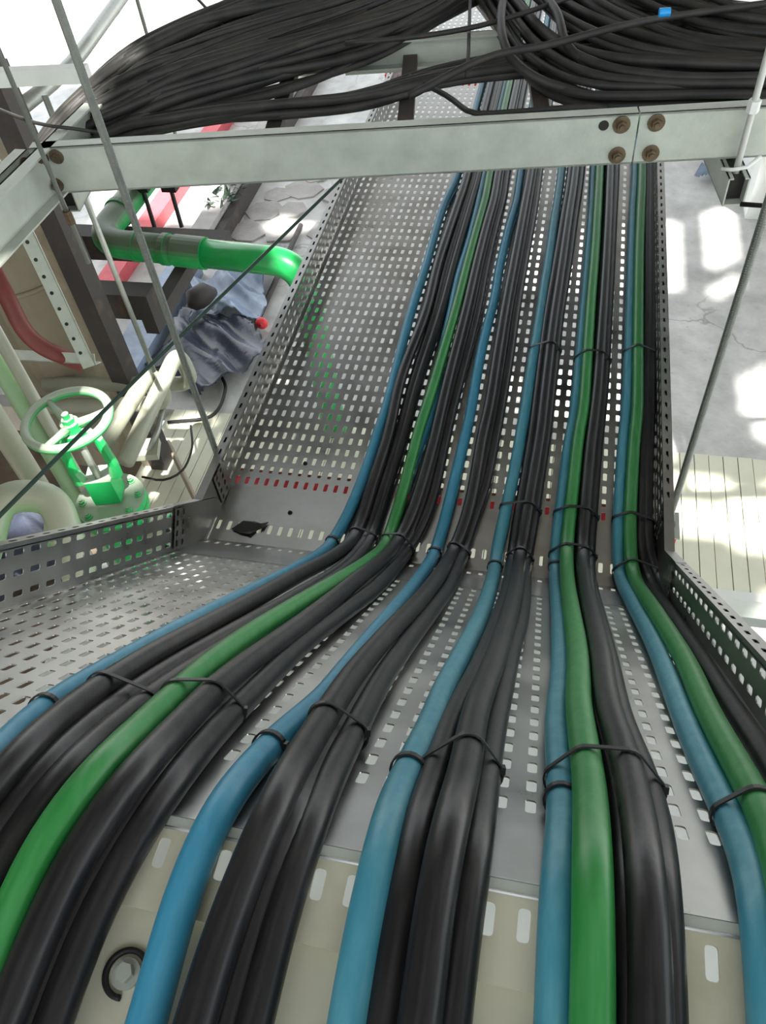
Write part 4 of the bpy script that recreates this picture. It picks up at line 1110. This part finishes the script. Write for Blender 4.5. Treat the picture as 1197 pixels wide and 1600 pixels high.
MB().tube([(-1.66, 4.05, FZ + 0.03), (-1.64, 2.70, FZ + 0.03)], 0.018, 10).build('shaft', M['steel_brown'], st, smooth=True)
q = Vector((-1.5904, 2.8862, -1.7400))
MB().ring(q, Y, 0.014, 0.026, 18, 10).build('cap', M['red'], st, smooth=True)

# crumpled plastic sheets
def sheet(name, x0, x1, y0, y1, z, amp, m, label, seed, nx=34, ny=40, cut=None):
    g = random.Random(seed)
    waves = [(g.uniform(3, 16), g.uniform(3, 16), g.uniform(0, 6.28), g.uniform(0.3, 1.0)) for _ in range(9)]
    vs, fs, keep = [], [], {}
    for j in range(ny + 1):
        for i in range(nx + 1):
            u, v = i / nx, j / ny
            x = x0 + (x1 - x0) * u + 0.05 * math.sin(v * 9 + seed)
            y = y0 + (y1 - y0) * v + 0.06 * math.sin(u * 7 + seed * 2)
            h = 0
            for a, b, c, w in waves:
                h += w * (1 - abs(math.sin(a * x + b * y + c)))
            vs.append((x, y, z + 0.012 + amp * h / 4.5))
    for j in range(ny):
        for i in range(nx):
            u, v = (i + 0.5) / nx * 2 - 1, (j + 0.5) / ny * 2 - 1
            if u * u + v * v < 0.95 + 0.18 * math.sin(5 * math.atan2(v, u) + seed):
                a = j * (nx + 1) + i
                fs.append((a, a + 1, a + nx + 2, a + nx + 1))
    me_o = MB().add(vs, fs).build(name, M[m], None, smooth=True, origin=((x0 + x1) / 2, (y0 + y1) / 2, z))
    tag(me_o, label, 'plastic sheet')
    md = me_o.modifiers.new('thickness', 'SOLIDIFY')
    md.thickness = 0.002
    return me_o
sheet('plastic_sheet', -2.20, -1.50, 2.25, 3.00, FZ, 0.10, 'tarp', 'crumpled dark blue grey plastic sheet on the floor beside the pale pipes', 3)
sheet('plastic_sheet', -2.15, -1.62, 2.85, 3.55, FZ, 0.14, 'tarp_light', 'crumpled pale plastic sheet on the floor under the green pipe', 5)
sheet('plastic_sheet', -3.0, -2.2, 0.75, 1.6, -2.11, 0.25, 'tarp', 'dark blue plastic sheet bunched up at the left edge behind the pipes', 8)
sheet('plastic_sheet', (1.1025, 5.1581, -1.8000)[0], (1.3715, 5.1691, -1.8000)[0], (1.1282, 4.7068, -1.8000)[1], (1.1581, 5.4034, -1.8000)[1], FZ, 0.10, 'tarp_light', 'clear bluish plastic sheet on the floor at the right under the ladder', 9)
hb = empty('sack', (-1.98, 2.95, FZ), 'small grubby sack on the plastic sheet under the green pipe', 'sack')
mb = MB()
mb.tube([(-2.02, 2.86, FZ + 0.16), (-2.0, 2.9, FZ + 0.2), (-1.97, 2.98, FZ + 0.19), (-1.95, 3.05, FZ + 0.15)], 0.07, 12, radii=[0.03, 0.075, 0.07, 0.035])
mb.build('bag', M['steel_brown'], hb, smooth=True)

# lamp bracket and flex by the boards
lb = Vector((-1.5921, 1.3744, -1.3500))
lamp = empty('floodlight', lb, 'small grey floodlight on a bracket above the cream boards', 'floodlight')
mb = MB().frame_box(lb + V3(-0.09, -0.05, 0), V3(0.14, 0.03, 0), V3(-0.02, 0.09, 0.02), V3(0, 0, 0.035))
mb.build('housing', M['pipe_cream'], lamp)
MB().tube([lb + V3(0.0, 0.0, 0.03), lb + V3(0.03, 0.08, 0.09), lb + V3(0.02, 0.22, 0.13)], 0.015, 10).build('bracket', M['rod'], lamp, smooth=True)
o = MB().tube(spline([(-1.7531, 1.4435, -1.6000), (-1.6350, 1.4371, -1.6000), (-1.5597, 1.5122, -1.6000), (-1.5659, 1.6691, -1.6000), (-1.6318, 1.8265, -1.6000)], 0.03), 0.006, 8).build('flex', M['dark'], None, smooth=True, origin=(-1.5597, 1.5122, -1.6000))
tag(o, 'thin dark flex hanging in a loop below the floodlight', 'flex')
o = MB().tube([(-1.8205, 1.8410, -1.7600), (-1.5025, 1.4418, -1.7600)], 0.014, 8).build('batten', M['wood_tan'], None, smooth=False, origin=(-1.6583, 1.6455, -1.7600))
tag(o, 'thin brown batten lying on the cream boards left of the tray', 'batten')
o = MB().tube(spline([(-1.8914, 2.0048, -1.7800), (-1.6550, 2.0850, -1.7800), (-1.6438, 2.3022, -1.7800), (-1.7180, 2.4356, -1.7800)], 0.03), 0.010, 8).build('flex', M['dark'], None, smooth=True, origin=(-1.6550, 2.0850, -1.7800))
tag(o, 'black flex curling over the grey floor beside the plastic sheet', 'flex')

# paving stones, loose slabs of the floor
rg = random.Random(21)
for j in range(5):
    for i in range(4):
        cxs = -2.02 + i * 0.27 + rg.uniform(-0.05, 0.05)
        cys = 3.95 + j * 0.30 + rg.uniform(-0.06, 0.06)
        k = rg.randint(5, 7)
        a0 = rg.uniform(0, 6)
        rad = rg.uniform(0.115, 0.15)
        poly = []
        for e in range(k):
            a = a0 + 2 * math.pi * e / k
            rr = rad * rg.uniform(0.8, 1.15)
            poly.append((cxs + rr * math.cos(a), cys + rr * math.sin(a), FZ - 0.01))
        MB().prism(poly, (rg.uniform(-0.003, 0.003), 0, 0.018 + rg.uniform(0.0, 0.014))).build('stone', M['stone'], fl)

# right side, under the ladder
wc = Vector((1.3763, 4.3739, -1.8000))
cab = empty('white_cabinet', (wc.x, wc.y, FZ), 'white cabinet standing on the floor at the right edge under the ladder', 'cabinet')
MB().box((wc.x, wc.y, FZ), (wc.x + 0.9, wc.y + 0.7, FZ + 0.75)).build('body', M['white'], cab)
MB().box((wc.x + 0.09, wc.y - 0.02, FZ + 0.02), (wc.x + 0.88, wc.y, FZ + 0.73)).build('door', M['white'], cab)

# far upper left: rods and bars against the daylight
pipe('slanting_pipe', [(-1.9198, 2.9914, 0.0542), (-1.8754, 2.2691, 0.0083), (-1.9108, 1.8551, 0.0137)], 0.030, 'rod', 'grey slanting pipe against the bright daylight in the upper left corner', bend=0.2)
o = MB().frame_box(Vector((-1.7052, 1.4581, 0.2740)), Vector((-1.4110, 1.6460, 0.2133)) - Vector((-1.7052, 1.4581, 0.2740)), V3(0, 0.04, 0), V3(0, 0, 0.05)).build('cross_bar', M['white'], None, origin=(-1.6437, 1.4997, 0.2564))
tag(o, 'white horizontal bar meeting the ladder at the upper left', 'bar')
col_p = Vector((-4.5518, 7.8377, -1.8000))
o = MB().box((col_p.x - 0.15, col_p.y, FZ), (col_p.x + 0.15, col_p.y + 0.3, -0.9)).build('stone_pillar', M['ground'], None, origin=(col_p.x, col_p.y, FZ))
tag(o, 'pale pillar standing in the daylight above the ladder corner', 'pillar')
rr = Vector((-1.3241, 1.9783, 0.3115))
o = empty('hanger_rod', (rr.x, rr.y, 0), 'thin rod rising behind the chamfered ladder corner', 'rod')
MB().tube([(rr.x, rr.y, -0.25), (rr.x, rr.y, ROOF_Z)], 0.007, 8).build('shaft', M['rod'], o, smooth=True)
lr2 = Vector((-1.3899, 1.3615, -0.5120))
o = empty('hanger_rod', (lr2.x, lr2.y, -1.2), 'grey upright rod standing before the dark steel frame', 'rod')
MB().tube([(lr2.x, lr2.y, -0.80), (lr2.x, lr2.y, 0.30)], 0.010, 10).build('shaft', M['rod'], o, smooth=True)
